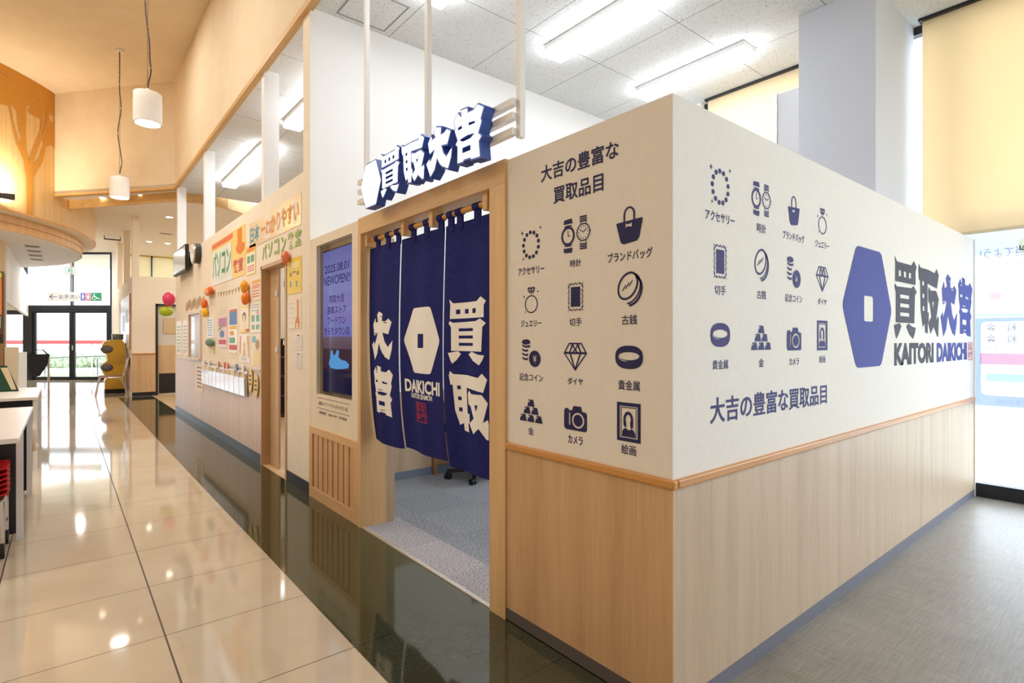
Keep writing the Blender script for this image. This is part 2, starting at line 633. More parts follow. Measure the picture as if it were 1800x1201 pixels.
def ic_diamond():
    w = .034
    out = [(.23, 1), (.77, 1), (1, .63), (.5, 0), (0, .63)]
    tri = lambda *p: list(p)
    holes = [tri((.25, .955), (.36, .955), (.25, .67), (.07, .67)), tri((.41, .955), (.59, .955), (.5, .77)), tri((.64, .955), (.75, .955), (.93, .67), (.75, .67)),
             tri((.29, .67), (.40, .90), (.47, .76), (.40, .67)), tri((.60, .90), (.71, .67), (.60, .67), (.53, .76)), tri((.44, .67), (.56, .67), (.5, .735)),
             tri((.06, .61), (.26, .61), (.44, .14)), tri((.31, .61), (.69, .61), (.5, .10)), tri((.74, .61), (.94, .61), (.56, .14))]
    return [[out]+[grow(h, -.007) for h in holes]]
def ic_band():
    o = []
    for k in range(40):
        t = 2*PI*k/40
        c, s = math.cos(t), math.sin(t)
        o.append((.5+.5*math.copysign(abs(c)**.8, c), .5+.5*math.copysign(abs(s)**.8, s)))
    hl = [(.10, .48), (.16, .40), (.28, .33), (.44, .305), (.44, .335), (.30, .365), (.18, .43), (.12, .51)]
    return [[o, ell(.5, .55, .38, .175, 32), hl]]
def ic_gold():
    g = []
    for cx, y in ((.5, .69), (.33, .36), (.67, .36), (.16, .02), (.5, .02), (.84, .02)):
        g.append([[(cx-.155, y), (cx+.155, y), (cx+.10, y+.30), (cx-.10, y+.30)], [(cx-.125, y+.14), (cx-.03, y+.24), (cx-.08, y+.265), (cx-.095, y+.25)]])
    return g
def ic_camera():
    body = [(.0, .12), (.05, .03), (.12, .0), (.93, .0), (1, .06), (1, .70), (.96, .78), (.80, .80), (.74, 1.0), (.42, 1.0), (.36, .82), (.22, .80), (.20, .88), (.06, .88), (.0, .76)]
    return [[body, rrect(.22, .275, .20, .72, .02), ell(.62, .42, .27, .32), ell(.62, .42, .20, .245)]]
def ic_painting():
    g = [[rect(0, 1, 0, 1), rect(.12, .88, .09, .91)], [rect(.17, .83, .115, .885), rect(.195, .805, .135, .865)]]
    hair = ell(.48, .57, .20, .22, 24)
    g.append([[(.28, .52), (.29, .64), (.36, .74), (.48, .78), (.60, .75), (.68, .65), (.70, .50), (.68, .36), (.60, .34), (.57, .42), (.57, .50), (.60, .58), (.55, .68), (.46, .70), (.38, .63), (.37, .54), (.40, .47), (.40, .38), (.34, .36), (.29, .42)]])
    g.append([[(.22, .14), (.24, .27), (.32, .33), (.40, .345), (.46, .30), (.56, .30), (.62, .335), (.72, .30), (.78, .22), (.79, .14)]])
    return g
ICONS = {'accessory': (ic_bracelet, 'アクセサリー'), 'watch': (ic_watch, '時計'), 'bag': (ic_bag, 'ブランドバッグ'), 'ring': (ic_ring, 'ジュエリー'), 'stamp': (ic_stamp, '切手'),
         'oldcoin': (ic_oldcoin, '古銭'), 'coins': (ic_coins, '記念コイン'), 'diamond': (ic_diamond, 'ダイヤ'), 'band': (ic_band, '貴金属'), 'gold': (ic_gold, '金'), 'camera': (ic_camera, 'カメラ'), 'painting': (ic_painting, '絵画')}

# ---- the four brush-style characters of the shop sign, in unit squares: lists of [outline, hole, hole...]
G_KAI = [[[(.03, 1.), (.13, .935), (.76, .935), (.87, 1.), (1., .93), (.95, .87), (.95, .695), (.05, .695), (.06, .91)],
          rect(.20, .30, .765, .835), rect(.42, .52, .765, .835), rect(.64, .74, .765, .835)],
         [[(.02, .625), (.05, .665), (.12, .635), (.74, .645), (.86, .68), (1., .61), (.92, .555), (.89, .20), (.08, .20), (.08, .565)],
          rect(.26, .66, .50, .545), rect(.26, .66, .39, .435), rect(.26, .66, .28, .325)],
         [[(0, .165), (.24, .195), (.31, .155), (.20, .06), (.10, 0), (.06, .05)]],
         [[(.52, .155), (.62, .195), (.80, .155), (.96, .145), (.90, .06), (.83, 0), (.66, .06)]]]
G_SHU = [[[(.03, 1.), (.10, .955), (.45, .955), (.78, .93), (.88, 1.), (1., .915), (.90, .71), (.43, .755), (.43, .345), (.49, .345), (.48, .20), (.44, .19), (.44, .045), (.31, .06), (.30, .18), (.20, .135), (.11, .36), (.08, .78), (.03, .78), (.0, .93)],
          rect(.18, .265, .715, .775), rect(.19, .275, .54, .60), rect(.20, .285, .36, .425)],
         [[(.50, .715), (.58, .665), (.86, .675), (1., .56), (.86, .25), (.98, .31), (1., .25), (.97, 0), (.92, 0), (.74, .145), (.58, .04), (.47, .19), (.62, .29), (.54, .47), (.47, .50), (.46, .66)],
          [(.66, .505), (.75, .505), (.70, .40)]]]
G_DAI = [[[(.30, .93), (.40, 1.), (.58, .945), (.55, .80), (.68, .785), (.80, .84), (.93, .765), (.80, .525), (.58, .56), (.66, .38), (.78, .27), (.97, .40), (.94, .22), (.83, .01), (.60, .12), (.50, .22), (.42, .35), (.32, .12), (.16, 0), (.0, .31), (.12, .39), (.14, .30), (.26, .42), (.35, .56), (.13, .50), (.07, .74), (.19, .87), (.23, .77), (.36, .79)]]]
G_KICHI = [[[(.25, .99), (.46, .97), (.47, .88), (.68, .87), (.82, .93), (1., .83), (.90, .66), (.93, .60), (.82, .43), (.93, .35), (.84, .28), (.88, 0), (.59, .02), (.57, .055), (.33, .07), (.31, .04), (.12, .05), (.13, .35), (.06, .41), (.13, .47), (.03, .66), (.05, .70), (0, .86), (.15, .96), (.22, .88), (.27, .88)],
            rect(.14, .28, .655, .70), [(.51, .69), (.72, .66), (.72, .635), (.51, .645)], [(.20, .465), (.45, .478), (.72, .455), (.58, .405), (.30, .41)], [(.29, .29), (.57, .28), (.57, .195), (.29, .205)]]]
# brush slits of the printed versions
G_DAI_P = [G_DAI[0]+[[(.15, .545), (.30, .575), (.30, .56), (.15, .525)], [(.50, .905), (.56, .885), (.56, .87), (.48, .895)], [(.62, .775), (.74, .765), (.74, .75), (.62, .757)], [(.66, .09), (.80, .035), (.80, .022), (.64, .075)]]]
G_KICHI_P = [G_KICHI[0]+[[(.14, .86), (.27, .865), (.27, .85), (.14, .845)], [(.28, .525), (.50, .515), (.50, .50), (.28, .51)], [(.36, .115), (.56, .115), (.56, .10), (.36, .10)]]]
HEXP = [(.255, 1.), (.76, 1.), (1., .49), (.76, 0), (.255, 0), (0, .505)]
def rounded(P, r, n=4):
    out = []
    m = len(P)
    for i in range(m):
        p, a, b = Vector(P[i]), Vector(P[i-1]), Vector(P[(i+1) % m])
        pa, pb = p+(a-p).normalized()*r, p+(b-p).normalized()*r
        for k in range(n+1):
            t = k/n
            q = pa*(1-t)**2+p*2*t*(1-t)+pb*t*t
            out.append((q.x, q.y))
    return out
G_HEX = [[rounded(HEXP, .05), rrect(.405, .59, .385, .60, .02)]]

# ================================================================== large structure
XF, YC = 1.573, 1.073          # front plane and side plane of the shop booth
ZP = 2.105                     # booth partition height
ZC, ZH, ZR = 4.03, 5.95, 4.10  # booth ceiling, hall ceiling, rear ceiling
XW = 5.82                      # window wall

def S(name, mb, mat, parent=None, **kw):
    o = mb.build(name, mat, parent, **kw)
    if parent is None: o['kind'] = 'structure'
    return o

# floors
S('floor', MB().box(-10, 0.94, -4, 27, -0.08, 0.0), M_tile)
S('floor', MB().box(0.94, XF, -4, 14.9, -0.08, 0.0), M_border)
S('floor', MB().box(0.94, XF, 14.9, 27, -0.08, 0.0), M_tile)
S('floor', MB().box(XF, XW+.1, -4, YC, -0.08, 0.0), M_vinyl)
S('floor', MB().box(XF, XW+.1, YC, 4.56, -0.08, 0.0), M_carpet)
S('floor', MB().box(XF, XW+.1, 4.56, 27, -0.08, 0.0), flat(206, 176, 136, 0.4))
S('trim_1', MB().box(XF-.004, XF+.022, 2.074, 3.53, -0.01, 0.006, .002), flat(222, 214, 206, .3, .7))
S('trim_2', MB().box(XF-.006, XF, 3.574, 4.60, -0.01, 0.004).box(XF-.006, XF, YC, 2.074, -.01, .004), flat(176, 140, 104, .4))

# ceilings
S('ceiling', MB().box(1.60, XW+.1, -4, 11.75, ZC, ZC+.08), M_acoustic)
S('ceiling', MB().box(-10, 1.60, -4, 16, ZH, ZH+.08), M_cream)
P0, P1 = Vector((-.12, 13.50)), Vector((1.575, 11.46))
Q0, Q1 = Vector((.20, 13.72)), Vector((1.62, 11.80))
S('ceiling', MB().prism([(P0.x-.3, P0.y+.42, ZC), (P1.x+.03, P1.y+.06, ZC), (Q1.x, Q1.y, ZC), (Q0.x, Q0.y, ZC)], (0, 0, .06)), M_white)
FASC = [(Q0.x-.2, Q0.y+.27), (Q0.x, Q0.y), (Q1.x, Q1.y), (2.05, 11.72), (2.5, 11.86), (3.0, 12.25), (XW, 14.2)]
S('ceiling', MB().prism([(x, y, ZR) for x, y in FASC]+[(XW+.1, 27, ZR), (-10, 27, ZR), (-10, 20, ZR)], (0, 0, .06)), flat(232, 222, 206, .8))
mb = MB()
for a, b in zip(FASC, FASC[1:]):
    d = (Vector(b)-Vector(a)).normalized(); n = Vector((-d.y, d.x))*.05
    mb.prism([(*a, 3.865), (*b, 3.865), (b[0]+n.x, b[1]+n.y, 3.865), (a[0]+n.x, a[1]+n.y, 3.865)], (0, 0, ZR+.03-3.865))
S('trim_3', mb, M_trim)
# bulkhead above the shop fronts, its wooden edge, and the slanted end bulkhead
S('wall_bulkhead', MB().box(1.55, 1.66, -4, 11.52, ZC+.02, ZH), M_cream)
S('trim_4', MB().box(1.535, 1.60, -4, 11.50, ZC-.025, ZC+.035, .006), M_trim)
d = (P1-P0).normalized(); n = Vector((d.y, -d.x))
def slab(a, b, th, z0, z1, nn):
    return MB().prism([(a.x, a.y, z0), (b.x, b.y, z0), (b.x+nn.x*th, b.y+nn.y*th, z0), (a.x+nn.x*th, a.y+nn.y*th, z0)], (0, 0, z1-z0))
S('wall_end', slab(P0-d*.2, P1+d*.06, .1, ZC+.02, ZH, -n), M_cream)
S('trim_5', slab(P0-d*.2, P1+d*.03, .12, ZC-.02, ZC+.07, -n), M_trim)
# curved board-clad drum with its soffit ring
DC = (-4.6, 16.12)
drum = S('wall_drum', MB().lathe([(5.17, 3.50), (5.17, ZH)], (*DC, 0), 192), board_mat('beech_board_cladding', *DC, 5.17, .115, (232, 196, 140), (222, 183, 124)), smooth=True)
S('wall_drum_base', MB().lathe([(4.93, 3.20), (4.93, 3.47)], (*DC, 0), 160), board_mat('beech_board_band', *DC, 4.93, 2.4, (226, 184, 128), (216, 170, 112)), smooth=True)
S('ceiling', MB().lathe([(4.90, 3.185), (4.90, 3.20)], (*DC, 0), 160), flat(236, 236, 240, .7))
S('ceiling', MB().lathe([(5.155, 3.475), (5.155, 3.498)], (*DC, 0), 160), flat(240, 226, 206, .7))
S('trim_6', MB().lathe([(4.945, 3.335), (4.945, 3.345)], (*DC, 0), 160), flat(200, 140, 76, .5))
S('trim_7', MB().lathe([(5.185, 3.488), (5.185, 3.512)], (*DC, 0), 192), flat(226, 170, 104, .5))

# painted tree on the drum: outline wrapped round the curved boards
TREE = [[(-.7535, 5.947), (-.63, 5.947), (-.5205, 5.947), (-.5205, 4.914), (-.5503, 4.937), (-.5736, 4.858), (-.5895, 4.561), (-.6309, 4.217), (-.632, 3.513), (-.6582, 3.513), (-.6608, 4.183), (-.6712, 4.447), (-.6987, 4.699), (-.7106, 4.928), (-.7269, 5.281), (-.7535, 5.255), (-.80, 5.20), (-.84, 5.32), (-.88, 5.28), (-.92, 5.5), (-.96, 5.947)],
        [(-.72, 5.341), (-.7035, 5.286), (-.6963, 5.233), (-.6938, 5.008), (-.6814, 4.847), (-.6839, 4.703), (-.6938, 4.777), (-.7059, 4.983), (-.7153, 5.169)],
        [(-.6608, 5.192), (-.6608, 5.356), (-.6555, 5.462), (-.6393, 5.451), (-.6555, 5.38), (-.6448, 5.32), (-.5987, 5.322), (-.6017, 5.097), (-.6365, 4.696), (-.6502, 4.471), (-.6608, 4.652), (-.6635, 4.882)],
        [(-.5895, 5.0), (-.5863, 4.883), (-.6077, 4.603), (-.6309, 4.455), (-.6337, 4.463), (-.6136, 4.737)],
        [(-.5736, 5.546), (-.5736, 5.349), (-.5895, 5.073), (-.5956, 5.036), (-.5832, 5.28)],
        [(-.5503, 5.521), (-.5291, 5.516), (-.5327, 5.383), (-.5537, 5.39), (-.5604, 5.45)],
        [(-.6789, 5.271), (-.6839, 5.121), (-.6764, 5.043)], [(-.7535, 5.802), (-.7269, 5.768), (-.7535, 5.769)], [(-.6150, 5.70), (-.6000, 5.62), (-.6060, 5.61)]]
def dice(bm, axis, step):
    vs = [v.co[axis] for v in bm.verts]
    a, b = min(vs), max(vs)
    k = math.floor(a/step)+1
    no = [0, 0, 0]; no[axis] = 1
    while k*step < b:
        co = [0, 0, 0]; co[axis] = k*step
        bmesh.ops.bisect_plane(bm, geom=bm.verts[:]+bm.edges[:]+bm.faces[:], plane_co=co, plane_no=no, dist=1e-6)
        k += 1
mb = MB()
V, F = fill2d(TREE)
vs = [mb.bm.verts.new((v[0], v[1], 0)) for v in V]
for f in F: mb.bm.faces.new([vs[i] for i in f])
dice(mb.bm, 0, .008)
for v in mb.bm.verts:
    a, z = v.co.x, v.co.y
    v.co = (DC[0]+5.176*math.cos(a), DC[1]+5.176*math.sin(a), z)
mural = mb.build('tree_mural', flat(206, 146, 54, .6), drum)
mural['label'] = 'painted orange tree silhouette'

# walls of the hall and the building
S('wall_left', MB().box(-10, -9.9, -4, 27, 0, ZH), M_cream)
S('wall_back', MB().box(-10, XW+.1, -4.1, -4, 0, ZH), M_white)
S('wall_divider', MB().box(XF+.004, XW, 4.551, 4.719, 0, ZC), M_white)
S('wall_shop_end', MB().box(XF+.1, XW, 11.45, 11.55, 0, 2.71), M_shopwall)
# window wall on the right: a pier beside the divider and the solid part beyond it
S('wall_window', MB().box(XW-.12, XW+.1, 3.52, 4.55, 0, ZC).box(XW-.02, XW+.1, 4.72, 21.6, 0, ZC), M_white)
S('pillar', MB().box(4.84, XW-.03, 1.485, 2.056, 0, ZC), flat(214, 219, 230, .75))

# window 1: tall glazing between the divider pier and the back of the room
w1 = MB().box(XW-.03, XW+.05, -4, 3.52, 0.0, .11).box(XW-.03, XW+.05, -4, 3.52, 3.96, ZC)
w1.box(XW-.04, XW+.05, 3.45, 3.52, .11, 3.96).box(XW-.03, XW+.05, 1.17, 1.23, .11, 3.96).box(XW-.03, XW+.05, -1.9, -1.84, .11, 3.96)
w1o = S('window_1', w1, M_frame)
w1o['label'] = 'tall dark framed shop window behind the booth'
MB().box(XW+.005, XW+.015, -4, 3.45, .11, 3.96).build('pane', M_glass, w1o)

# ------------------------------------------------------------------ the booth
FF = Frame((XF-.0015, 0, 0), (0, -1, 0), (0, 0, 1))      # front wall, x = -Y
FR = Frame((0, YC-.0015, 0), (1, 0, 0), (0, 0, 1))       # side wall, x = X
wf = S('wall_front', MB().box(XF, XF+.09, YC+.09, 1.955, 0, ZP), M_paper)
wr = S('wall_right', MB().box(XF, XW-.04, YC, YC+.09, 0, ZP), M_paper)
MB().box(XF-.004, XF+.002, YC-.004, 1.955, .055, .795).build('wood_panel', M_oak, wf)
MB().box(XF+.002, XW-.05, YC-.004, YC+.002, .055, .795).build('wood_panel', M_ash_dayoak, wr)  # same oak as the front; the grey of daylight is put into its colour
MB().box(XF-.016, XF+.01, YC-.016, 1.955, .782, .812, .006).build('dado_rail', M_rail, wf)
MB().box(XF+.012, XW-.05, YC-.016, YC+.01, .782, .812, .006).build('dado_rail', M_railx, wr)
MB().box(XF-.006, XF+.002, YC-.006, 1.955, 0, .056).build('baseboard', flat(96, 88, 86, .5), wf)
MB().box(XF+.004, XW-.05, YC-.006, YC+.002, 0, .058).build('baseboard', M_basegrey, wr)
MB().box(XW-.052, XW-.03, YC-.012, YC+.09, 0, ZP).build('end_post', M_whiteplastic, wr)

def pictogram(key, fr, x, z, w, h, lz, lw, lh, mat, parent):
    fn, cap = ICONS[key]
    mb = MB()
    groups_box(mb, fn(), fr, x, z, w, h)
    text_box(mb, cap, fr, x, lz, lw, lh, .007 if ord(cap[0]) > 0x4e00 else .013)
    return mb.build('pictogram', mat, parent)
for key, s, z, w, h, lz, lw, lh in [
        ('accessory', -1.789, 1.699, .135, .136, 1.584, .172, .033), ('watch', -1.521, 1.699, .162, .142, 1.586, .060, .030), ('bag', -1.254, 1.694, .119, .134, 1.585, .201, .036),
        ('ring', -1.789, 1.455, .105, .115, 1.353, .135, .030), ('stamp', -1.521, 1.452, .085, .113, 1.352, .067, .032), ('oldcoin', -1.254, 1.466, .116, .118, 1.353, .069, .035),
        ('coins', -1.789, 1.223, .124, .119, 1.118, .154, .034), ('diamond', -1.523, 1.213, .128, .112, 1.116, .084, .029), ('band', -1.256, 1.218, .124, .084, 1.117, .097, .036),
        ('gold', -1.789, .972, .150, .100, .885, .034, .033), ('camera', -1.522, .969, .125, .097, .883, .081, .034), ('painting', -1.257, .984, .106, .140, .885, .066, .036)]:
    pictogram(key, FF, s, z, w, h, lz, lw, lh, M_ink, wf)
for key, s, z, w, h, lz, lw, lh in [
        ('accessory', 1.871, 1.848, .149, .146, 1.731, .201, .036), ('watch', 2.183, 1.847, .164, .141, 1.732, .076, .038), ('bag', 2.476, 1.846, .112, .130, 1.732, .210, .037), ('ring', 2.777, 1.843, .117, .124, 1.731, .156, .034),
        ('stamp', 1.870, 1.569, .090, .125, 1.464, .079, .034), ('oldcoin', 2.183, 1.586, .123, .124, 1.463, .076, .035), ('coins', 2.476, 1.576, .134, .132, 1.463, .167, .035), ('diamond', 2.777, 1.567, .143, .121, 1.462, .100, .030),
        ('band', 1.871, 1.299, .135, .088, 1.190, .108, .035), ('gold', 2.181, 1.289, .166, .101, 1.189, .043, .034), ('camera', 2.479, 1.285, .140, .100, 1.186, .095, .032), ('painting', 2.777, 1.302, .117, .140, 1.190, .069, .035)]:
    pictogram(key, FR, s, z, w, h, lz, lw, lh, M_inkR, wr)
mb = MB(); text_box(mb, '大吉の豊富な', FF, -1.513, 1.984, .423, .070, .016); text_box(mb, '買取品目', FF, -1.512, 1.877, .272, .068, .016)
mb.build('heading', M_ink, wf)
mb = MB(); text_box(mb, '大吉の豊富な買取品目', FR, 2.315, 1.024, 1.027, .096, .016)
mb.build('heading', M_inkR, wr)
mb = MB(); groups_box(mb, G_HEX, FR, 3.388, 1.455, .742, .642)
mb.build('emblem', M_blue, wr)
mb = MB(); groups_box(mb, G_KAI, FR, 4.020, 1.535, .441, .496); groups_box(mb, G_SHU, FR, 4.514, 1.539, .474, .471); text_box(mb, 'KAITORI', FR, 4.215, 1.195, .815, .138, .055)
mb.build('lettering', M_dark, wr)
mb = MB(); groups_box(mb, G_DAI_P, FR, 5.029, 1.533, .468, .457); groups_box(mb, G_KICHI_P, FR, 5.505, 1.540, .450, .467); text_box(mb, 'DAIKICHI', FR, 5.125, 1.193, .85, .138, .055)
mb.build('lettering', M_blue, wr)
def seal(mb, fr, x, z, w, h):
    groups_box(mb, [[rect(0, 1, 0, 1), rect(.06, .94, .05, .95)]], fr, x, z, w, h)
    for i, ch in enumerate('買取専門'):
        text_box(mb, ch, fr, x+w*(.22 if i % 2 else -.22), z+h*(.22 if i < 2 else -.22), w*.36, h*.38, .01)
mb = MB(); seal(mb, FR, 5.655, 1.191, .13, .145)
mb.build('seal_stamp', flat(206, 110, 128, .75), wr)

# wooden entrance frame (door 1)
door1 = S('door_1', MB().box(XF-.012, XF+.18, 1.955, 2.074, 0, 2.0).box(XF-.012, XF+.18, 3.53, 3.574, 0, 2.0), M_oakF)
door1['label'] = 'light oak entrance frame of the booth'
MB().box(XF-.012, XF+.18, 1.955, 3.574, 2.0, 2.112, .003).build('lintel', M_oakFy, door1)
for y in (3.501, 2.984, 2.652, 2.144):
    MB().box(1.585, 1.658, y-.019, y+.019, 1.914, 2.0, .002).build('pole_bracket', M_oakF, door1)
MB().box(XF+.18, 1.815, 3.53, 3.574, 0, 2.0).build('reveal_panel', M_ash_dayoak, door1)

# inside of the booth: lower panelling on the divider
S('wall_panel', MB().box(XF+.25, XW-.15, 4.535, 4.552, .07, .80), M_ash_dayoak)
S('baseboard_divider', MB().box(XF+.25, XW-.15, 4.530, 4.552, 0, .07), flat(116, 128, 148, .5))

# ------------------------------------------------------------------ neighbouring shop front
ZS = 2.71
ws = S('wall_shop', MB().box(XF, XF+.10, 4.7195, 5.16, 0, ZS).box(XF, XF+.0039, 4.55, 4.7195, 0, ZC).box(XF, XF+.10, 5.98, 11.55, 0, ZS).box(XF, XF+.10, 5.16, 5.98, 2.03, ZS), M_shopwall)
MB().box(XF-.004, XF, 5.98, 9.20, .10, .965).box(XF-.004, XF, 9.20, 11.553, .10, .965).build('lower_panel', M_pink, ws)
MB().box(XF-.012, XF, 5.98, 11.56, .955, .98, .003).build('rail', flat(206, 182, 168, .4), ws)
MB().box(XF-.006, XF, 4.548, 5.15, 0, .10).box(XF-.006, XF, 5.985, 11.556, 0, .10).build('baseboard', M_basedark, ws)
for y, x1 in ((5.90, 1.722), (8.93, 1.712), (11.36, 1.712)):
    S('pillar', MB().box(XF+.004, x1, y, y+.10, ZS, ZC-.0), M_whiteplastic)
# doorway of that shop with its two-part timber door
door2 = S('door_2', MB().box(XF-.008, XF+.12, 5.955, 5.99, 0, 2.03).box(XF-.008, XF+.12, 5.15, 5.185, 0, 2.03).box(XF-.008, XF+.12, 5.15, 5.99, 2.0, 2.035), flat(204, 168, 130, .5))
door2['label'] = 'timber doorway of the shop next door'
l1 = MB().box(XF+.075, XF+.095, 5.665, 5.955, .01, 2.0).build('door_leaf', wood('door_beech', (206, 170, 128), (190, 152, 110), .45), door2)
l2 = MB().box(XF+.075, XF+.095, 5.185, 5.47, .01, 2.0).build('door_leaf', MATS.get('x') or bpy.data.materials['door_beech'], door2)
for z in (1.72, 1.16):
    MB().box(XF+.060, XF+.076, 5.665, 5.725, z, z+.055, .004).build('latch', flat(206, 204, 198, .3, .6), l1)
    MB().box(XF+.060, XF+.076, 5.44, 5.47, z+.07, z+.125, .004).build('latch', flat(206, 204, 198, .3, .6), l2)

# ------------------------------------------------------------------ rear of the hall
G0, GD = Vector((1.103, 21.83)), Vector((-.774, .633))
GN = Vector((-GD.y, GD.x))*-1            # towards the outside
if GN.y < 0: GN = -GN
def gp(s, t, z):
    q = G0+GD*s+GN*t
    return (q.x, q.y, z)
def gbox(mb, s0, s1, t0, t1, z0, z1):
    return mb.prism([gp(s0, t0, z0), gp(s1, t0, z0), gp(s1, t1, z0), gp(s0, t1, z0)], (0, 0, z1-z0))
mb = MB()
gbox(mb, -.12, 0.0, 0, .1, 0, 2.40); gbox(mb, 2.44, 2.74, 0, .1, 0, 2.40); gbox(mb, 0, 2.44, 0, .1, 2.19, 2.40)
door3 = S('door_3', mb, M_frame)
door3['label'] = 'dark framed double glass entrance doors at the far end'
for s0, s1 in ((0.0, 1.185), (1.195, 2.44)):
    mb = MB()
    gbox(mb, s0, s0+.07, .02, .07, .0, 2.19); gbox(mb, s1-.10, s1, .02, .07, 0, 2.19); gbox(mb, s0, s1, .02, .07, 0, .10); gbox(mb, s0, s1, .02, .07, 2.15, 2.19)
    lf = mb.build('door_leaf', M_frame, door3)
    mb = MB(); gbox(mb, s0+.07, s1-.10, .04, .05, .10, 2.15); mb.build('pane', M_glass, lf)
    mb = MB(); gbox(mb, (s1-.07 if s0 < .5 else s0+.02), (s1-.03 if s0 < .5 else s0+.06), -.02, .02, .95, 1.12); mb.build('door_handle', M_steel, lf)
mb = MB()
gbox(mb, -.12, 3.4, 0, .1, 4.04, ZR); gbox(mb, -.10, -.06, 0, .1, 2.4, 4.04); gbox(mb, 1.17, 1.21, 0, .1, 2.4, 4.04); gbox(mb, 2.66, 2.72, 0, .1, 2.4, 4.04); gbox(mb, 2.74, 7, 0, .1, 2.10, 2.24); gbox(mb, 2.74, 7, 0, .1, 0, .1); gbox(mb, 4.4, 4.5, 0, .1, .1, 2.1)
w2 = S('window_2', mb, M_frame)
mb = MB(); gbox(mb, -.06, 2.66, .04, .05, 2.4, 4.04); gbox(mb, 2.74, 7, .04, .05, .1, 2.1); mb.build('pane', M_glass, w2)
mb = MB(); gbox(mb, -.6, -.12, 0, .12, 0, ZR); gbox(mb, 2.72, 9, -.02, 0.0, 2.24, ZR)
S('wall_rear', mb, M_white)
S('wall_opening', MB().box(-.93, -.87, 14.7, 23.2, 2.04, 3.3), flat(240, 242, 246, .6))
S('pillar', MB().box(-1.6, -.87, 14.25, 14.7, 0, 3.19), M_cream)
# partition on the right of the rear hall
YR = 15.02
wp = S('wall_partition', MB().box(1.20, 1.34, YR, 21.4, 0, 2.74).box(1.34, 1.645, YR, YR+.12, 0, 2.74).box(1.645, 3.4, YR, YR+.12, 2.12, 2.74).box(2.75, 5.8, YR, YR+.12, 0, 2.12), flat(240, 226, 206, .8))
MB().box(1.196, 1.645, YR-.005, YR, .09, .97).build('wood_panel', M_oak, wp)
MB().box(1.194, 1.645, YR-.018, YR, .95, .98).build('dado_rail', M_railx, wp)
MB().box(1.194, 1.645, YR-.008, YR, 0, .09).build('baseboard', M_black, wp)
MB().box(1.194, 1.20, YR, 21.4, .09, .97).build('wood_panel', M_oak, wp)
for y in (YR, 17.2, 19.45):
    S('pillar', MB().box(1.20, 1.33, y, y+.14, 2.74, ZR), flat(236, 222, 200, .8))
# doorway in the partition, closed by a door with a kick plate
door4 = S('door_4', MB().box(1.645, 1.69, YR-.01, YR+.13, 0, 2.12).box(1.645, 2.75, YR-.01, YR+.13, 2.08, 2.12).box(2.71, 2.75, YR-.01, YR+.13, 0, 2.12), M_black)
door4['label'] = 'black framed doorway in the rear partition'
dl = MB().box(1.69, 2.71, YR+.07, YR+.11, .0, 2.08).build('door_leaf', flat(214, 204, 190, .6), door4)
MB().box(1.69, 2.71, YR+.062, YR+.07, .50, 1.16).build('wood_panel', M_oak, dl)
MB().box(1.72, 2.68, YR+.055, YR+.07, .04, .50).build('kick_plate', M_black, dl)
MB().box(1.80, 2.55, YR+.058, YR+.07, 1.42, 1.80, .01).build('notice_panel', flat(206, 180, 138, .5), dl)
# rear right windows above the partition, with closed blinds
S('wall_rear_right', MB().box(1.33, XW, 21.9, 22.0, 0, 2.35), M_white)
w3 = S('window_3', MB().box(1.33, XW, 21.92, 21.98, 2.35, 2.40).box(2.27, 2.31, 21.88, 21.98, 2.40, ZR).box(1.33, XW, 21.92, 21.98, 4.04, ZR), M_frame)
MB().box(1.33, XW, 21.95, 21.96, 2.40, 4.04).build('pane', M_glass, w3)

# outdoors, seen through the glass
S('ground', MB().box(-60, 60, 27.001, 90, -.12, -.02).box(-60, -10.001, -40, 27, -.12, -.02).box(XW+.1, 60, -40, 27, -.12, -.02), flat(206, 206, 200, .8))

# ================================================================== lights
for x, y, k in ((-6.5, 1., .5), (-3.2, 1., .45), (-6.5, 6., 1.), (-3.2, 6., 1.1), (-.3, 6.2, .9), (-3.2, 9.2, 1.7), (.2, 9.2, .6)):  # unseen lamps added to brighten the hall, without fixtures
    add_light('hall_fill', 'AREA', (x, y, ZH-.02), HALL_W*k, WARM, shape='DISK', size=.35)
for x, y, w in ((.2, 17.4, 60), (.3, 20.2, 50), (3.2, 18.5, 70), (2.6, 13.6, 25)):  # hidden lamps added to lift the dim rear of the hall
    add_light('rear_fill', 'AREA', (x, y, ZR-.03), w, (1, .96, .90), shape='DISK', size=.3)
for x, y in ((2.4, -1.5), (4.6, -1.5), (3.5, -3.2)):  # added lamps out of view; blue tint stands in for daylight on the side wall
    add_light('aisle_fill', 'AREA', (x, y, ZC-.06), 31, (.76, .88, 1.0), shape='RECTANGLE', size=.22, size_y=1.22)

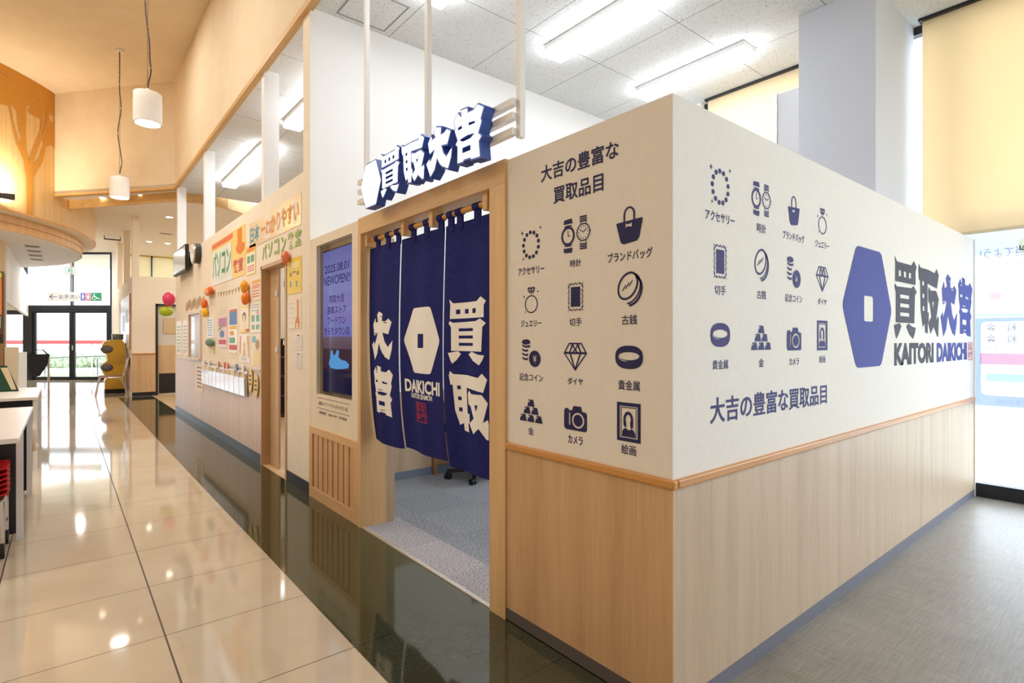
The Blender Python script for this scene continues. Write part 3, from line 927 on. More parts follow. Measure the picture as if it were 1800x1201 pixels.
# ================================================================== things of the booth
# ---- hanging shop sign
sg = thing('hanging_sign', 'hanging lit sign of white characters with navy sides on silver rails above the entrance', 'sign', (1.535, 2.65, ZC))
M_signside = flat(56, 92, 184, .45)
for y in (3.44, 2.645, 1.850):
    MB().box(1.551, 1.580, y-.014, y+.014, 2.175, ZC).build('post', flat(240, 240, 240, .4), sg)
for z in (2.200, 2.268, 2.330):
    MB().box(1.521, 1.5505, 1.855, 3.49, z-.015, z+.015).build('rail', flat(232, 232, 232, .4), sg)
XS = 1.462
FS = Frame((XS, 0, 0), (0, -1, 0), (0, 0, 1))
def sign_piece(name, groups, s, z, w, h):
    mb = MB()
    real = [[[(s-w/2+x*w, z-h/2+y*h) for x, y in P] for P in g] for g in groups]
    for g in real:
        body = [grow(g[0], .006)]+g[1:]
        V, F = fill2d(body, .029)
        lay(mb.bm, [(v[0], v[1], v[2]-.029) for v in V], F, FS, 0, 0, 1, 1)
    o = mb.build(name, M_signside, sg)
    mb = MB()
    for g in real:
        V, F = fill2d([grow(g[0], -.0025)]+[grow(q, .003) for q in g[1:]], .0015)
        lay(mb.bm, [(v[0], v[1], v[2]+.0016) for v in V], F, FS, 0, 0, 1, 1)
    mb.build('lit_face', M_letterface, o)
    return o
hx = sign_piece('emblem', [[rounded(HEXP, .02, 2), rect(.415, .575, .42, .565)]], -3.155, 2.238, .275, .268)
mb = MB(); groups_box(mb, [[rect(.01, .99, .01, .99)]], FS, -3.1565, 2.236, .043, .037, .002); mb.build('centre_plate', M_letterface, hx)
sign_piece('character', G_KAI, -2.898, 2.252, .232, .258)
sign_piece('character', G_SHU, -2.633, 2.246, .246, .236)
sign_piece('character', G_DAI, -2.362, 2.240, .246, .238)
sign_piece('character', G_KICHI, -2.104, 2.244, .240, .262)

# ---- pole and noren
XN = 1.621
pole = MB().rod((XN, 2.10, 1.958), (XN, 3.522, 1.958), .0155, n=20).build('curtain_pole', M_bamboo, None, smooth=True, at=(XN, 2.81, 1.958))
tag(pole, 'yellow bamboo pole held in the wooden brackets under the lintel', 'pole')
noren = thing('noren_curtain', 'navy split entrance curtain with white emblem and characters hanging in the oak frame', 'curtain', (XN, 2.81, 1.93))
def cloth_x(y, z):
    t = max(0.0, (1.905-z)/1.3)
    w = .010*math.sin(y*11.0+.6)+.006*math.sin(y*23+z*2.0+1.0)
    belly = -.012*math.sin(PI*min(1, t*1.02))
    return XN+w*(.35+.65*t)+belly+.030*t**6
def panel(y0, y1, zb, name='curtain_panel'):
    mb = MB()
    ny, nz = 26, 44
    bm = mb.bm
    sides = []
    for th in (0.0, .0018):
        g = []
        for j in range(nz+1):
            row = []
            for i in range(ny+1):
                u = i/ny
                y = y0+(y1-y0)*u
                z1 = zb+.012*math.sin(PI*u)*-1
                z = 1.902+(z1-1.902)*j/nz
                row.append(bm.verts.new((cloth_x(y, z)+th, y, z)))
            g.append(row)
        for j in range(nz):
            for i in range(ny):
                q = (g[j][i], g[j][i+1], g[j+1][i+1], g[j+1][i])
                bm.faces.new(q if th == 0 else q[::-1])
        sides.append(g)
    a, b = sides
    for j in range(nz):
        bm.faces.new((a[j][0], a[j+1][0], b[j+1][0], b[j][0])); bm.faces.new((a[j][ny], b[j][ny], b[j+1][ny], a[j+1][ny]))
    for i in range(ny):
        bm.faces.new((a[0][i], b[0][i], b[0][i+1], a[0][i+1])); bm.faces.new((a[nz][i], a[nz][i+1], b[nz][i+1], b[nz][i]))
    return mb.build(name, M_fabric, noren, smooth=True)
pA = panel(3.072, 3.512, .600)
pB = panel(2.560, 3.055, .612)
pC = panel(2.088, 2.548, .585)
FN = Frame((0, 0, 0), (0, -1, 0), (0, 0, 1))
def cloth_print(name, mat, parent, fn, step=.03):
    mb = MB(); fn(mb)
    dice(mb.bm, 1, step); dice(mb.bm, 2, step)
    for v in mb.bm.verts:
        v.co.x = cloth_x(v.co.y, v.co.z)-.0016
    return mb.build(name, mat, parent)
M_print = flat(250, 249, 246, .85)
cloth_print('lettering', M_print, pA, lambda mb: (groups_box(mb, G_DAI_P, FN, -3.307, 1.309, .330, .320), groups_box(mb, G_KICHI_P, FN, -3.298, .950, .300, .330)))
cloth_print('emblem', M_print, pB, lambda mb: groups_box(mb, G_HEX, FN, -2.800, 1.278, .425, .385))
def small_words(mb):
    text_box(mb, 'DAIKICHI', FN, -2.802, 1.006, .420, .078, .035)
    text_box(mb, 'KAITORI SENMON', FN, -2.815, .948, .265, .030, .02)
cloth_print('lettering', M_print, pB, small_words)
cloth_print('seal_stamp', flat(176, 44, 74, .85), pB, lambda mb: seal(mb, FN, -2.82, .855, .135, .118))
cloth_print('lettering', M_print, pC, lambda mb: (groups_box(mb, G_KAI, FN, -2.333, 1.326, .345, .345), groups_box(mb, G_SHU, FN, -2.328, .948, .345, .330)))
for y, par in ((3.387, pA), (3.228, pA), (3.098, pA), (2.912, pB), (2.745, pB), (2.595, pB), (2.495, pC), (2.413, pC), (2.253, pC)):
    mb = MB()
    w = .026
    mb.lathe([(.0165, y-w), (.0205, y-w), (.0205, y+w), (.0165, y+w), (.0165, y-w)], (XN, 0, 1.958), 20, 'y', cap=False)
    x = cloth_x(y, 1.88)
    mb.box(x-.004, x-.0015, y-w, y+w, 1.865, 1.945).box(x+.0035, x+.006, y-w, y+w, 1.88, 1.945)
    mb.build('hanging_loop', M_fabric, par)

# ---- display cabinet beside the entrance, with its screen
cb = thing('display_cabinet', 'cream display cabinet with oak slats left of the booth entrance', 'cabinet', (1.70, 4.06, 0))
XB = 1.815
M_cab = speckle('cream_cabinet_paint', (238, 224, 200), (241, 228, 205), 6, .7)
mb = MB().box(XF, XF+.03, 3.574, 4.546, 2.035, ZP).box(XF, XF+.03, 3.574, 4.546, .578, .848).box(XF, XF+.03, 4.40, 4.546, .848, 2.035).box(XF, XF+.03, 3.574, 3.70, .848, 2.035)
mb.box(XF+.10, XB, 3.58, 4.546, .578, ZP).box(XF+.03, XF+.10, 4.42, 4.546, .578, ZP).box(XF+.03, XF+.10, 3.58, 3.675, .578, ZP).box(XF+.03, XF+.10, 3.675, 4.42, 2.05, ZP).box(XF+.03, XF+.10, 3.675, 4.42, .578, .835)
mb.build('casing', M_cab, cb)
mb = MB().box(XF-.010, XF+.03, 3.574, 4.546, .520, .578, .002).box(XF-.010, XF+.03, 3.574, 4.546, 0, .088, .002).box(XF-.010, XF+.03, 4.475, 4.546, .088, .52).box(XF-.010, XF+.03, 3.574, 3.645, .088, .52)
mb.build('slat_frame', wood('cabinet_oak_frame', (222, 180, 132), (208, 164, 116), .45, 'y'), cb)
mb = MB().box(XF+.02, XF+.04, 3.645, 4.475, .088, .52)
for k in range(8):
    y = 4.445-.1022*k
    mb.box(XF-.004, XF+.03, y-.080, y, .088, .52, .002)
mb.build('slat_panel', wood('cabinet_oak_slat', (214, 172, 126), (200, 156, 110), .45), cb)
mb = MB().box(XF-.0015, XF, 3.737, 4.385, .8205, .8235).box(XF-.0015, XF, 3.737, 4.385, .7385, .7415)
text_box(mb, '遠鉄ストア フードワンきらりタウン店', FF, -4.061, .781, .575, .030, .006)
text_box(mb, '営業時間　10:00-19:00　年中無休', FF, -4.062, .708, .550, .024, .004)
mb.build('lettering', flat(70, 62, 96, .7), cb)
tv = thing('television', 'tall screen with opening notice on violet ground, set in the cream cabinet', 'screen', (1.64, 4.04, .85))
MB().box(1.626, 1.668, 3.68, 4.405, .862, 1.995, .004).build('casing', M_black, tv)
def screen_mat():
    m = bpy.data.materials.new('lit_screen')
    m.use_nodes = True
    nt = m.node_tree
    nt.nodes.clear()
    t = NT(nt)
    x, y, z = t.xyz(t.coords())
    f = t.math('MAP_RANGE', z, 0) if False else t.math('DIVIDE', t.math('SUBTRACT', z, .88), 1.10)
    c = t.ramp(f, [(0.0, rgb(30, 26, 62)), (.155, rgb(38, 30, 60)), (.16, rgb(64, 44, 66)), (.30, rgb(74, 52, 62)), (.305, rgb(104, 84, 96)), (.385, rgb(120, 100, 116)), (.39, rgb(124, 120, 196)), (.75, rgb(142, 142, 206)), (1.0, rgb(110, 116, 186))])
    e = nt.nodes.new('ShaderNodeEmission')
    nt.links.new(c, e.inputs[0])
    e.inputs[1].default_value = .62
    gl = nt.nodes.new('ShaderNodeBsdfGlossy')
    gl.inputs['Roughness'].default_value = .08
    mx = nt.nodes.new('ShaderNodeMixShader')
    mx.inputs[0].default_value = .07
    o = nt.nodes.new('ShaderNodeOutputMaterial')
    nt.links.new(e.outputs[0], mx.inputs[1]); nt.links.new(gl.outputs[0], mx.inputs[2]); nt.links.new(mx.outputs[0], o.inputs[0])
    return m
scr = MB().box(1.6235, 1.6262, 3.692, 4.393, .876, 1.983).build('display_panel', screen_mat(), tv)
FT = Frame((1.6228, 0, 0), (0, -1, 0), (0, 0, 1))
mb = MB()
for tx, z, w, h in (('2025.08.01', 1.840, .48, .062), ('NEWOPEN!!', 1.748, .52, .070), ('買取大吉', 1.600, .30, .062), ('遠鉄ストア', 1.515, .38, .062), ('フードワン', 1.432, .36, .056), ('きらりタウン店', 1.350, .50, .062)):
    text_box(mb, tx, FT, -4.112, z, w, h, .004)
mb.build('lettering', emit('screen_text', rgb(48, 44, 96)[:3], .6), scr)
mb = MB()
groups_box(mb, [[[(.05, .28), (.12, .55), (.14, .92), (.24, .96), (.28, .70), (.36, .74), (.46, 1.), (.55, .92), (.52, .62), (.66, .50), (.86, .46), (1., .30), (.96, .12), (.70, .06), (.40, .02), (.14, .06)]]], FT, -4.08, 1.13, .42, .155)
mb.build('picture', emit('screen_picture', rgb(92, 156, 214)[:3], .75), scr)

# ---- inside the booth
ch = thing('office_chair', 'black five-castor office chair half hidden behind the curtain', 'chair', (2.98, 4.16, 0), None, .0)
Mb = flat(24, 24, 26, .5)
mb = MB().rod((0, 0, .07), (0, 0, .13), .045, .035).rod((0, 0, .12), (0, 0, .42), .022)
mb.build('gas_column', Mb, ch, local=True, smooth=True)
for k in range(5):
    a = math.radians(158+72*k)
    cx, cy = .275*math.cos(a), .275*math.sin(a)
    arm = MB().prism([(.03*math.sin(a), -.03*math.cos(a), .075), (-.03*math.sin(a), .03*math.cos(a), .075), (cx-.016*math.sin(a), cy+.016*math.cos(a), .062), (cx+.016*math.sin(a), cy-.016*math.cos(a), .062)], (0, 0, .032)).build('base_arm', Mb, ch, local=True)
    mb = MB()
    b = a+.9
    for sgn in (-1, 1):
        c = Vector((cx-.016*math.cos(b), cy-.016*math.sin(b), .0275))+Vector((-math.sin(b), math.cos(b), 0))*.017*sgn
        mb.rod(c-Vector((-math.sin(b), math.cos(b), 0))*.010, c+Vector((-math.sin(b), math.cos(b), 0))*.010, .0275, n=20)
    mb.rod((cx, cy, .03), (cx, cy, .075), .009)
    mb.build('castor', flat(16, 16, 17, .4), arm, local=True, smooth=True)
MB().box(-.24, .24, -.23, .24, .42, .50, .03).build('seat', flat(30, 30, 33, .9), ch, local=True)
MB().box(-.22, .22, -.27, -.21, .60, 1.02, .025).build('backrest', flat(30, 30, 33, .9), ch, local=True)
MB().box(-.03, .03, -.285, -.245, .40, .75, .006).box(-.03, .03, -.26, 0, .385, .42, .004).build('back_bar', Mb, ch, local=True)
dk = thing('desk', 'brown wooden desk against the white wall inside the booth', 'desk', (3.5, 4.35, 0))
M_desk = wood('desk_walnut', (150, 112, 76), (132, 96, 62), .45, 'x')
MB().box(2.72, 4.4, 4.42, 4.52, .70, .725, .003).box(2.72, 4.4, 3.95, 4.42, .70, .725, .003).build('tabletop', M_desk, dk)
MB().box(2.74, 4.38, 4.495, 4.515, .08, .70).build('modesty_panel', M_desk, dk)
MB().box(2.72, 2.745, 4.48, 4.52, 0, .70).build('leg', M_desk, dk)
MB().box(4.375, 4.40, 3.98, 4.52, 0, .70).build('leg', M_desk, dk)

# ---- ceiling battens
def batten(label, x, y0, y1, group=None):
    t = thing('ceiling_light', label, 'light', (x, (y0+y1)/2, ZC), group)
    MB().box(x-.115, x+.115, y0, y1, ZC-.045, ZC-.0005, .003).build('housing', M_whiteplastic, t)
    MB().prism([(x-.112, y0+.002, ZC-.045), (x+.112, y0+.002, ZC-.045), (x+.10, y0+.002, ZC-.10), (x-.10, y0+.002, ZC-.10)], (0, y1-y0-.004, 0)).build('diffuser', M_batten, t)
M_batten = emit('lit_led_diffuser', COOL, LAMP_L)
batten('ceiling light half cut off at the top, nearest the hanging sign posts', 2.24, 2.54, 3.76)
batten('long white ceiling light in the middle, above the booth heading', 3.58, 2.53, 3.755)
batten('white ceiling light nearest the grey pillar and the blind', 4.93, 2.53, 3.755)
batten('long ceiling light over the neighbouring shop, seen between two white posts', 2.225, 8.05, 10.48)
batten('ceiling light over the neighbouring shop, partly behind the tall wall edge', 2.225, 5.2, 7.09)
mb = MB()
for x0, x1, y0, y1 in ((1.77, 2.21, 4.03, 4.042), (1.77, 2.21, 4.478, 4.49), (1.77, 1.782, 4.042, 4.478), (2.198, 2.21, 4.042, 4.478)):
    mb.box(x0, x1, y0, y1, ZC-.004, ZC-.0005)
hatch = thing('ceiling_hatch', 'square access hatch in the ceiling near the tall white wall', 'hatch', (1.99, 4.26, ZC))
mb.build('frame', flat(150, 150, 150, .5, .4), hatch)
MB().box(1.785, 2.195, 4.045, 4.475, ZC-.003, ZC-.0005).build('lid', M_acoustic, hatch)

# ---- blinds, metal panel, window posters
def blind(label, y0, y1, zb):
    t = thing('roller_blind', label, 'blind', (5.70, (y0+y1)/2, ZC))
    MB().box(5.697, 5.7005, y0, y1, zb+.012, 4.008).build('cloth', M_blind, t)
    MB().box(5.66, 5.735, y0-.02, y1+.02, 4.008, ZC-.0005).build('head_box', M_frame, t)
    MB().box(5.692, 5.706, y0, y1, zb-.012, zb+.012, .004).build('bottom_bar', flat(226, 212, 180, .5), t)
blind('large cream roller blind in the window right of the grey pillar', -3.9, 1.40, 2.15)
blind('cream roller blind behind the booth, left of the grey pillar', 2.07, 3.42, 1.4)
for lab, x0, x1 in (('bright rear blind left of the dark mullion above the partition', 1.36, 2.26), ('bright rear blind right of the dark mullion above the partition', 2.32, 5.6)):
    t = thing('roller_blind', lab, 'blind', ((x0+x1)/2, 21.88, ZR), 'blinds of the rear window')
    MB().box(x0, x1, 21.885, 21.8885, 2.38, ZR-.02).build('cloth', translucent_mat('pale_rear_blind', (250, 244, 222), .6), t)
    MB().rod((x0, 21.88, ZR-.03), (x1, 21.88, ZR-.03), .02, n=12).build('roller', flat(236, 210, 120, .6), t)
mp = thing('metal_screen', 'brushed metal panel standing out beside the grey pillar', 'panel', (5.0, 2.2, 3.0))
MB().box(4.985, 5.03, 2.056, 2.318, 2.0, 3.50, .003).build('sheet', flat(218, 219, 222, .5), mp)
MB().box(4.975, 4.99, 2.305, 2.325, 2.0, 3.51).build('edge_strip', flat(226, 228, 230, .3, .6), mp)

def tr_mat(r, g, b, share=.6):
    key = ('tr', r, g, b, share)
    if key not in MATS: MATS[key] = translucent_mat('poster_paper_%d_%d_%d' % (r, g, b), (r, g, b), share)
    return MATS[key]
FWIN = Frame((XW-.031, 0, 0), (0, -1, 0), (0, 0, 1))
def win_poster(label, y0, y1, z0, z1, bgc):
    return thing('window_poster', label, 'poster', (XW-.001, (y0+y1)/2, z0))
# both posters face the street, so their words read backwards from inside
def wp_part(parent, name, mb, mat): return mb.build(name, mat, parent)
XP = XW+.0018
FP = Frame((XP-.0025, 0, 0), (0, -1, 0), (0, 0, 1))
def ring_sheet(parent, y0, y1, z0, z1, f, mat):
    """printed margin of a poster: a sheet with its white field cut out"""
    mb = MB()
    V, F = fill2d([rect(-y1, -y0, z0, z1), f], .001)
    lay(mb.bm, V, F, FP, 0, 0, 1, 1, -.0025)
    return mb.build('margin', mat, parent)
p1 = thing('window_poster', 'pale blue street poster on the window just under the blind', 'poster', (XP, .70, 1.46))
f1 = rrect(-1.085, -.36, 1.49, 1.97, .04)
ring_sheet(p1, .30, 1.135, 1.465, 2.30, f1, tr_mat(222, 229, 243))
mb = MB(); V, F = fill2d([f1], .0008); lay(mb.bm, V, F, FP, 0, 0, 1, 1, -.0025); mb.build('white_field', tr_mat(240, 243, 250, .7), p1)
FP2 = Frame((XP-.0048, 0, 0), (0, -1, 0), (0, 0, 1))
mb = MB(); text_box(mb, '当てよう!', FP2, -.905, 1.985, .27, .085, .01, 0, True); mb.build('lettering', tr_mat(190, 188, 200), p1)
mb = MB(); groups_box(mb, [[ell(.5, .5, .5, .5)]], FP2, -.945, 1.635, .085, .06); mb.build('pink_motif', tr_mat(244, 214, 226), p1)
mb = MB(); groups_box(mb, [[ell(.5, .5, .5, .5)]], FP2, -.74, 2.03, .14, .13); mb.build('yellow_motif', tr_mat(246, 244, 206), p1)
mb = MB()
for k in range(5): groups_box(mb, [[rect(0, 1, 0, 1)]], FP2, -.78, 1.83-.030*k, .42, .006)
mb.build('fine_print', tr_mat(214, 220, 238), p1)
mb = MB(); groups_box(mb, [[rect(0, 1, 0, 1)]], FP2, -.80, 1.89, .26, .04); mb.build('pink_strip', tr_mat(244, 218, 228), p1)
p2 = thing('window_poster', 'street poster with red yellow and green bands, lower on the window', 'poster', (XP, .70, .74))
f2 = rrect(-1.035, -.36, .83, 1.43, .04)
ring_sheet(p2, .30, 1.135, .745, 1.462, f2, tr_mat(206, 215, 238))
mb = MB(); V, F = fill2d([f2], .0008); lay(mb.bm, V, F, FP, 0, 0, 1, 1, -.0025); mb.build('white_field', tr_mat(240, 243, 250, .7), p2)
mb = MB()
for z in (1.38, 1.288): text_box(mb, '料　金', FP2, -.907, z, .185, .076, .012, 0, True)
text_box(mb, 'いただけます!', FP2, -.885, 1.212, .25, .036, .006, 0, True); text_box(mb, 'ガス・電気のお', FP2, -.875, .893, .25, .036, .004, 0, True)
mb.build('lettering', tr_mat(190, 182, 180), p2)
mb = MB(); groups_box(mb, [[rect(0, 1, 0, 1)]], FP2, -.70, 1.128, .68, .090); mb.build('red_band', tr_mat(236, 190, 202), p2)
mb = MB(); groups_box(mb, [[rect(0, 1, 0, 1)]], FP2, -.69, 1.050, .66, .055); mb.build('yellow_band', tr_mat(248, 246, 214), p2)
mb = MB(); groups_box(mb, [[rrect(0, 1, 0, 1, .04)]], FP2, -.685, .978, .64, .062); mb.build('green_band', tr_mat(208, 236, 228), p2)
mb = MB(); text_box(mb, '磐田店', FP2, -.86, .787, .16, .045, .01, 0, True); mb.build('shop_line', tr_mat(240, 243, 250), p2)

# ================================================================== shop front next door: posters and decorations
FSH = Frame((XF-.0, 0, 0), (0, -1, 0), (0, 0, 1))
_hk = [0]
def poster(name, label, y1, y0, z0, z1, bgc, blocks=(), words=(), cat='poster', group=None, x=XF, th=.004, gloss=.45, local=True):
    """sheet on the shop wall; blocks and words in fractions of the sheet (0,0 lower left, seen from the hall)"""
    t = thing(name, label, cat, (x, (y0+y1)/2, z0), group)
    MB().box(x-th, x-.0003, y0, y1, z0, z1).build('sheet', flat(*bgc, gloss), t)
    W, H = y1-y0, z1-z0
    by = {}
    for b in blocks:
        by.setdefault((b[0], b[1]), []).append(b[2:])
    lev = 0
    for (nm, c), items in by.items():
        mb = MB()
        lev += .0006
        for it in items:
            P = it[0]
            V, F = fill2d([P] if not isinstance(P[0], list) else P)
            lay(mb.bm, [v[:2] for v in V], F, FSH, -y1, z0, W, H, -(x-XF)+th+lev)
        mb.build(nm, flat(*c, .55), t)
    if words:
        wb = {}
        for w in words: wb.setdefault(w[5], []).append(w)
        for c, ws_ in wb.items():
            mb = MB()
            lev += .0006
            for (body, cx, cy, w, h, _, off) in ws_:
                text_box(mb, body, FSH, -y1+cx*W, z0+cy*H, w*W, h*H, off, -(x-XF)+th+lev)
            mb.build('lettering', flat(*c, .55), t)
    return t
R_ = rect
def lines(x0, x1, ys, h=.012):
    return [R_(x0, x1, y, y+h) for y in ys]
def bl(nm, c, *polys): return [(nm, c, p) for p in polys]

poster('course_poster', 'big yellow poster with green outlined letters and an orange paw high on the shop wall', 8.42, 6.62, 2.015, 2.585, (250, 216, 120),
       bl('pale_field', (246, 246, 240), [(0, 0), (.66, 0), (.66, .25), (0, .45)]) +
       bl('red_banner', (236, 120, 90), R_(.03, .68, .86, .97)) +
       bl('orange_arm', (236, 130, 40), [(.80, .97), (.92, .97), (.92, .68), (.99, .62), (.97, .50), (.88, .44), (.80, .50), (.76, .60), (.81, .68)]) +
       bl('letter_edge', (236, 244, 232), rrect(.03, .64, .10, .80, .04)),
       [('パソコン', .335, .46, .58, .60, (72, 150, 108), .03), ('教室', .82, .24, .26, .28, (222, 92, 110), .02)])
poster('course_notice', 'small yellow notice with green figures right of the big yellow poster', 6.58, 6.19, 1.988, 2.307, (248, 214, 110),
       bl('white_field', (250, 246, 232), R_(.06, .94, .04, .74)) + bl('orange_title', (238, 140, 60), R_(.12, .88, .80, .92)) + bl('green_figures', (104, 168, 132), R_(.14, .44, .42, .66), R_(.54, .84, .42, .66)) + bl('pink_lines', (232, 150, 140), *lines(.14, .86, (.12, .20, .28), .04)))
# glossy banner and the row of green letters
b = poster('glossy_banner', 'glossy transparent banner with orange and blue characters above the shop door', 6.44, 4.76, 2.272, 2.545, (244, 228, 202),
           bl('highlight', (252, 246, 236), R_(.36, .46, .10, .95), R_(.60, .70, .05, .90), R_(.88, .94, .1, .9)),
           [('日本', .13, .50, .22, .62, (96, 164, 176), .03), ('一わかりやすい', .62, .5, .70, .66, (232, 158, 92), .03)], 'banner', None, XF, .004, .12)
for i, (cH, cy) in enumerate(zip('パソコン教室', (5.87, 5.67, 5.46, 5.25, 5.04, 4.84))):
    mb = MB()
    V, F = text2d(cH, .03)
    xs = [v[0] for v in V]; ys = [v[1] for v in V]
    h = .15
    sx = (.15 if i < 4 else .165)/(max(xs)-min(xs)); sy = h/(max(ys)-min(ys))
    zc = 2.170
    lay(mb.bm, V, F, FSH, -cy-sx*(max(xs)+min(xs))/2, zc-sy*(max(ys)+min(ys))/2, sx, sy, .004)
    o = mb.build('wall_letter', flat(160, 190, 104, .5), None, at=(XF-.003, cy, zc))
    tag(o, ['first', 'second', 'third', 'fourth', 'fifth', 'last'][i]+' green cut-out letter from the left in the row above the shop door', 'letter', 'green letters above the shop door')
poster('yellow_poster', 'yellow poster with small drawings right of the shop door', 5.13, 4.75, 1.69, 2.005, (246, 214, 92),
       bl('dark_figures', (150, 130, 110), [(.16, .50), (.22, .62), (.34, .56), (.30, .50)], [(.66, .50), (.72, .62), (.84, .58), (.80, .50)], R_(.36, .62, .58, .62)) + bl('blue_figures', (140, 170, 190), R_(.2, .3, .2, .36), R_(.62, .72, .18, .34)) + bl('pale_patch', (250, 234, 160), R_(.12, .88, .70, .88)))
poster('giraffe_chart', 'sketched height chart with an orange giraffe below the yellow poster', 5.12, 4.76, 1.38, 1.645, (242, 228, 206),
       bl('orange_giraffe', (226, 150, 80), [(.70, .95), (.84, .95), (.84, .42), (.92, .20), (.88, .02), (.80, .02), (.78, .18), (.66, .18), (.64, .02), (.56, .02), (.60, .30), (.72, .42)]) + bl('grey_lines', (196, 184, 168), *lines(.06, .52, (.2, .36, .52, .68, .84), .012)))
for lab, z0, z1 in (('white timetable sheet, upper one right of the shop door', 1.196, 1.334), ('white calendar sheet, lower one right of the shop door', 1.034, 1.172)):
    poster('notice_sheet', lab, 4.91, 4.74, z0, z1, (238, 230, 220), bl('grid', (190, 176, 176), *lines(.12, .88, (.12, .24, .36, .48, .60, .72), .02)) + bl('title_bar', (120, 112, 118), R_(.3, .7, .86, .93)), (), 'notice', 'notice sheets right of the shop door')
# posters left of the door
poster('pink_flyer', 'pink and purple flyer with a green slash, left in the poster row', 8.01, 7.49, 1.179, 1.586, (236, 196, 196),
       bl('purple_photo', (196, 130, 160), R_(.06, .94, .66, .94)) + bl('green_slash', (130, 170, 80), [(.06, .60), (.5, .74), (.5, .66), (.06, .52)]) + bl('blue_badge', (90, 130, 180), ell(.45, .44, .24, .12)) + bl('red_title', (206, 90, 90), R_(.12, .88, .12, .26)) + bl('white_field', (248, 240, 236), R_(.06, .94, .04, .09)))
poster('blue_flyer', 'tall flyer with a blue photo on top and coloured boxes below', 7.39, 6.98, 1.077, 1.662, (250, 244, 230),
       bl('blue_photo', (92, 130, 190), R_(.04, .96, .66, .97)) + bl('red_heading', (220, 110, 90), R_(.06, .94, .93, .98)) + bl('yellow_box', (246, 190, 70), R_(.06, .94, .57, .64)) + bl('orange_box', (236, 160, 70), ell(.35, .49, .25, .05)) + bl('green_box', (100, 170, 130), R_(.08, .70, .29, .40)) + bl('red_box', (214, 84, 84), R_(.06, .94, .15, .25)) + bl('pale_stripe', (240, 220, 180), R_(.06, .94, .04, .10)))
poster('yellow_flyer', 'yellow framed flyer with a dark haired figure, upper one beside the door', 6.87, 6.45, 1.370, 1.657, (248, 208, 88),
       bl('white_field', (252, 244, 226), R_(.10, .90, .10, .94)) + bl('hair', (120, 84, 70), ell(.5, .58, .20, .20)) + bl('face', (246, 220, 190), ell(.5, .52, .14, .15)) + bl('dress', (250, 232, 204), [(.38, .38), (.62, .38), (.74, .12), (.26, .12)]) + bl('red_corner', (226, 90, 60), R_(.66, .98, .02, .12)))
poster('drawing_sheet', 'white sheet with a child figure between red and orange stripes', 6.90, 6.43, 1.026, 1.338, (248, 240, 226),
       bl('red_stripe', (232, 150, 130), [(.08, .96), (.24, .96), (.16, .30), (.06, .30)]) + bl('orange_stripe', (240, 180, 90), [(.76, .96), (.94, .96), (.94, .20), (.86, .20)]) + bl('figure', (240, 206, 160), ell(.5, .62, .10, .12), [(.42, .5), (.58, .5), (.66, .22), (.34, .22)]) + bl('caption', (196, 180, 170), *lines(.25, .75, (.10, .15), .02)))
poster('price_sheet', 'orange headed price sheet high beside the door frame', 6.36, 6.00, 1.700, 1.925, (248, 232, 212), bl('orange_head', (240, 180, 100), R_(.06, .94, .80, .95)) + bl('red_lines', (226, 130, 100), *lines(.10, .90, (.16, .28, .42, .58, .68), .05)))
poster('green_lettered_sheet', 'pale sheet with large green characters beside the door frame', 6.39, 6.00, 1.360, 1.680, (244, 236, 218), bl('green_figures', (130, 184, 160), R_(.10, .40, .36, .58), R_(.56, .88, .36, .58), R_(.12, .42, .10, .26), R_(.56, .86, .10, .26)) + bl('grey_lines', (176, 184, 190), *lines(.12, .88, (.72, .82, .90), .03)) + bl('red_dot', (226, 140, 130), ell(.72, .66, .10, .05)))
poster('craft_sheet', 'sheet with a paper craft figure and blue tag low beside the door frame', 6.38, 5.99, 1.005, 1.341, (240, 226, 200), bl('blue_tag', (140, 186, 206), R_(.14, .5, .74, .94)) + bl('brown_craft', (190, 150, 100), ell(.68, .68, .2, .16)) + bl('card_figure', (250, 224, 160), [(.3, .04), (.86, .04), (.94, .24), (.78, .52), (.40, .52), (.28, .30)]))
poster('blue_list', 'narrow pale blue list left of the pink flyer', 8.71, 8.29, 1.313, 1.596, (238, 234, 226), bl('blue_lines', (150, 186, 206), *lines(.12, .80, (.1, .22, .34, .46, .58, .70, .82), .06)))
for lab, y1, y0, c in (('pale green timetable at the far end of the shop wall', 11.40, 10.93, (176, 200, 180)), ('pale timetable between the far end and the serving window', 10.75, 10.31, (206, 190, 200))):
    poster('timetable', lab, y1, y0, 1.03, 1.61, (246, 236, 216), bl('rows', c, *lines(.1, .9, (.1, .2, .3, .4, .5, .6, .7, .8), .06)) + bl('red_mark', (226, 130, 120), R_(.1, .6, .06, .09)), (), 'poster', 'timetables by the serving window')
poster('long_scroll', 'long paper scroll with dark handwriting hanging below the serving window', 9.56, 8.98, .52, .96, (232, 206, 170), bl('handwriting', (120, 84, 64), *[R_(.2+.0*k, .8, .12+.13*k, .12+.13*k+.05) for k in range(6)]), (), 'scroll', None, XF-.0055)
mb = MB()
random.seed(3)
cg = thing('paper_letters', 'row of small pastel cut-out paper letters above the serving window', 'decoration', (XF, 9.69, 1.73))
for nm, c, k0 in (('pink_letters', (232, 170, 150), 0), ('green_letters', (186, 190, 130), 1), ('brown_letters', (196, 166, 130), 2)):
    mb = MB()
    for k in range(k0, 11, 3):
        y = 10.40-.142*k
        groups_box(mb, [[rrect(0, 1, 0, 1, .3), rrect(.3, .7, .25, .55, .1)]], FSH, -y, 1.845+.02*((k*7) % 3-1), .115, .15, .004)
    mb.build(nm, flat(*c, .7), cg)
fl = thing('bunting', 'string of tiny paper flags under the big yellow poster', 'bunting', (XF, 7.3, 1.87))
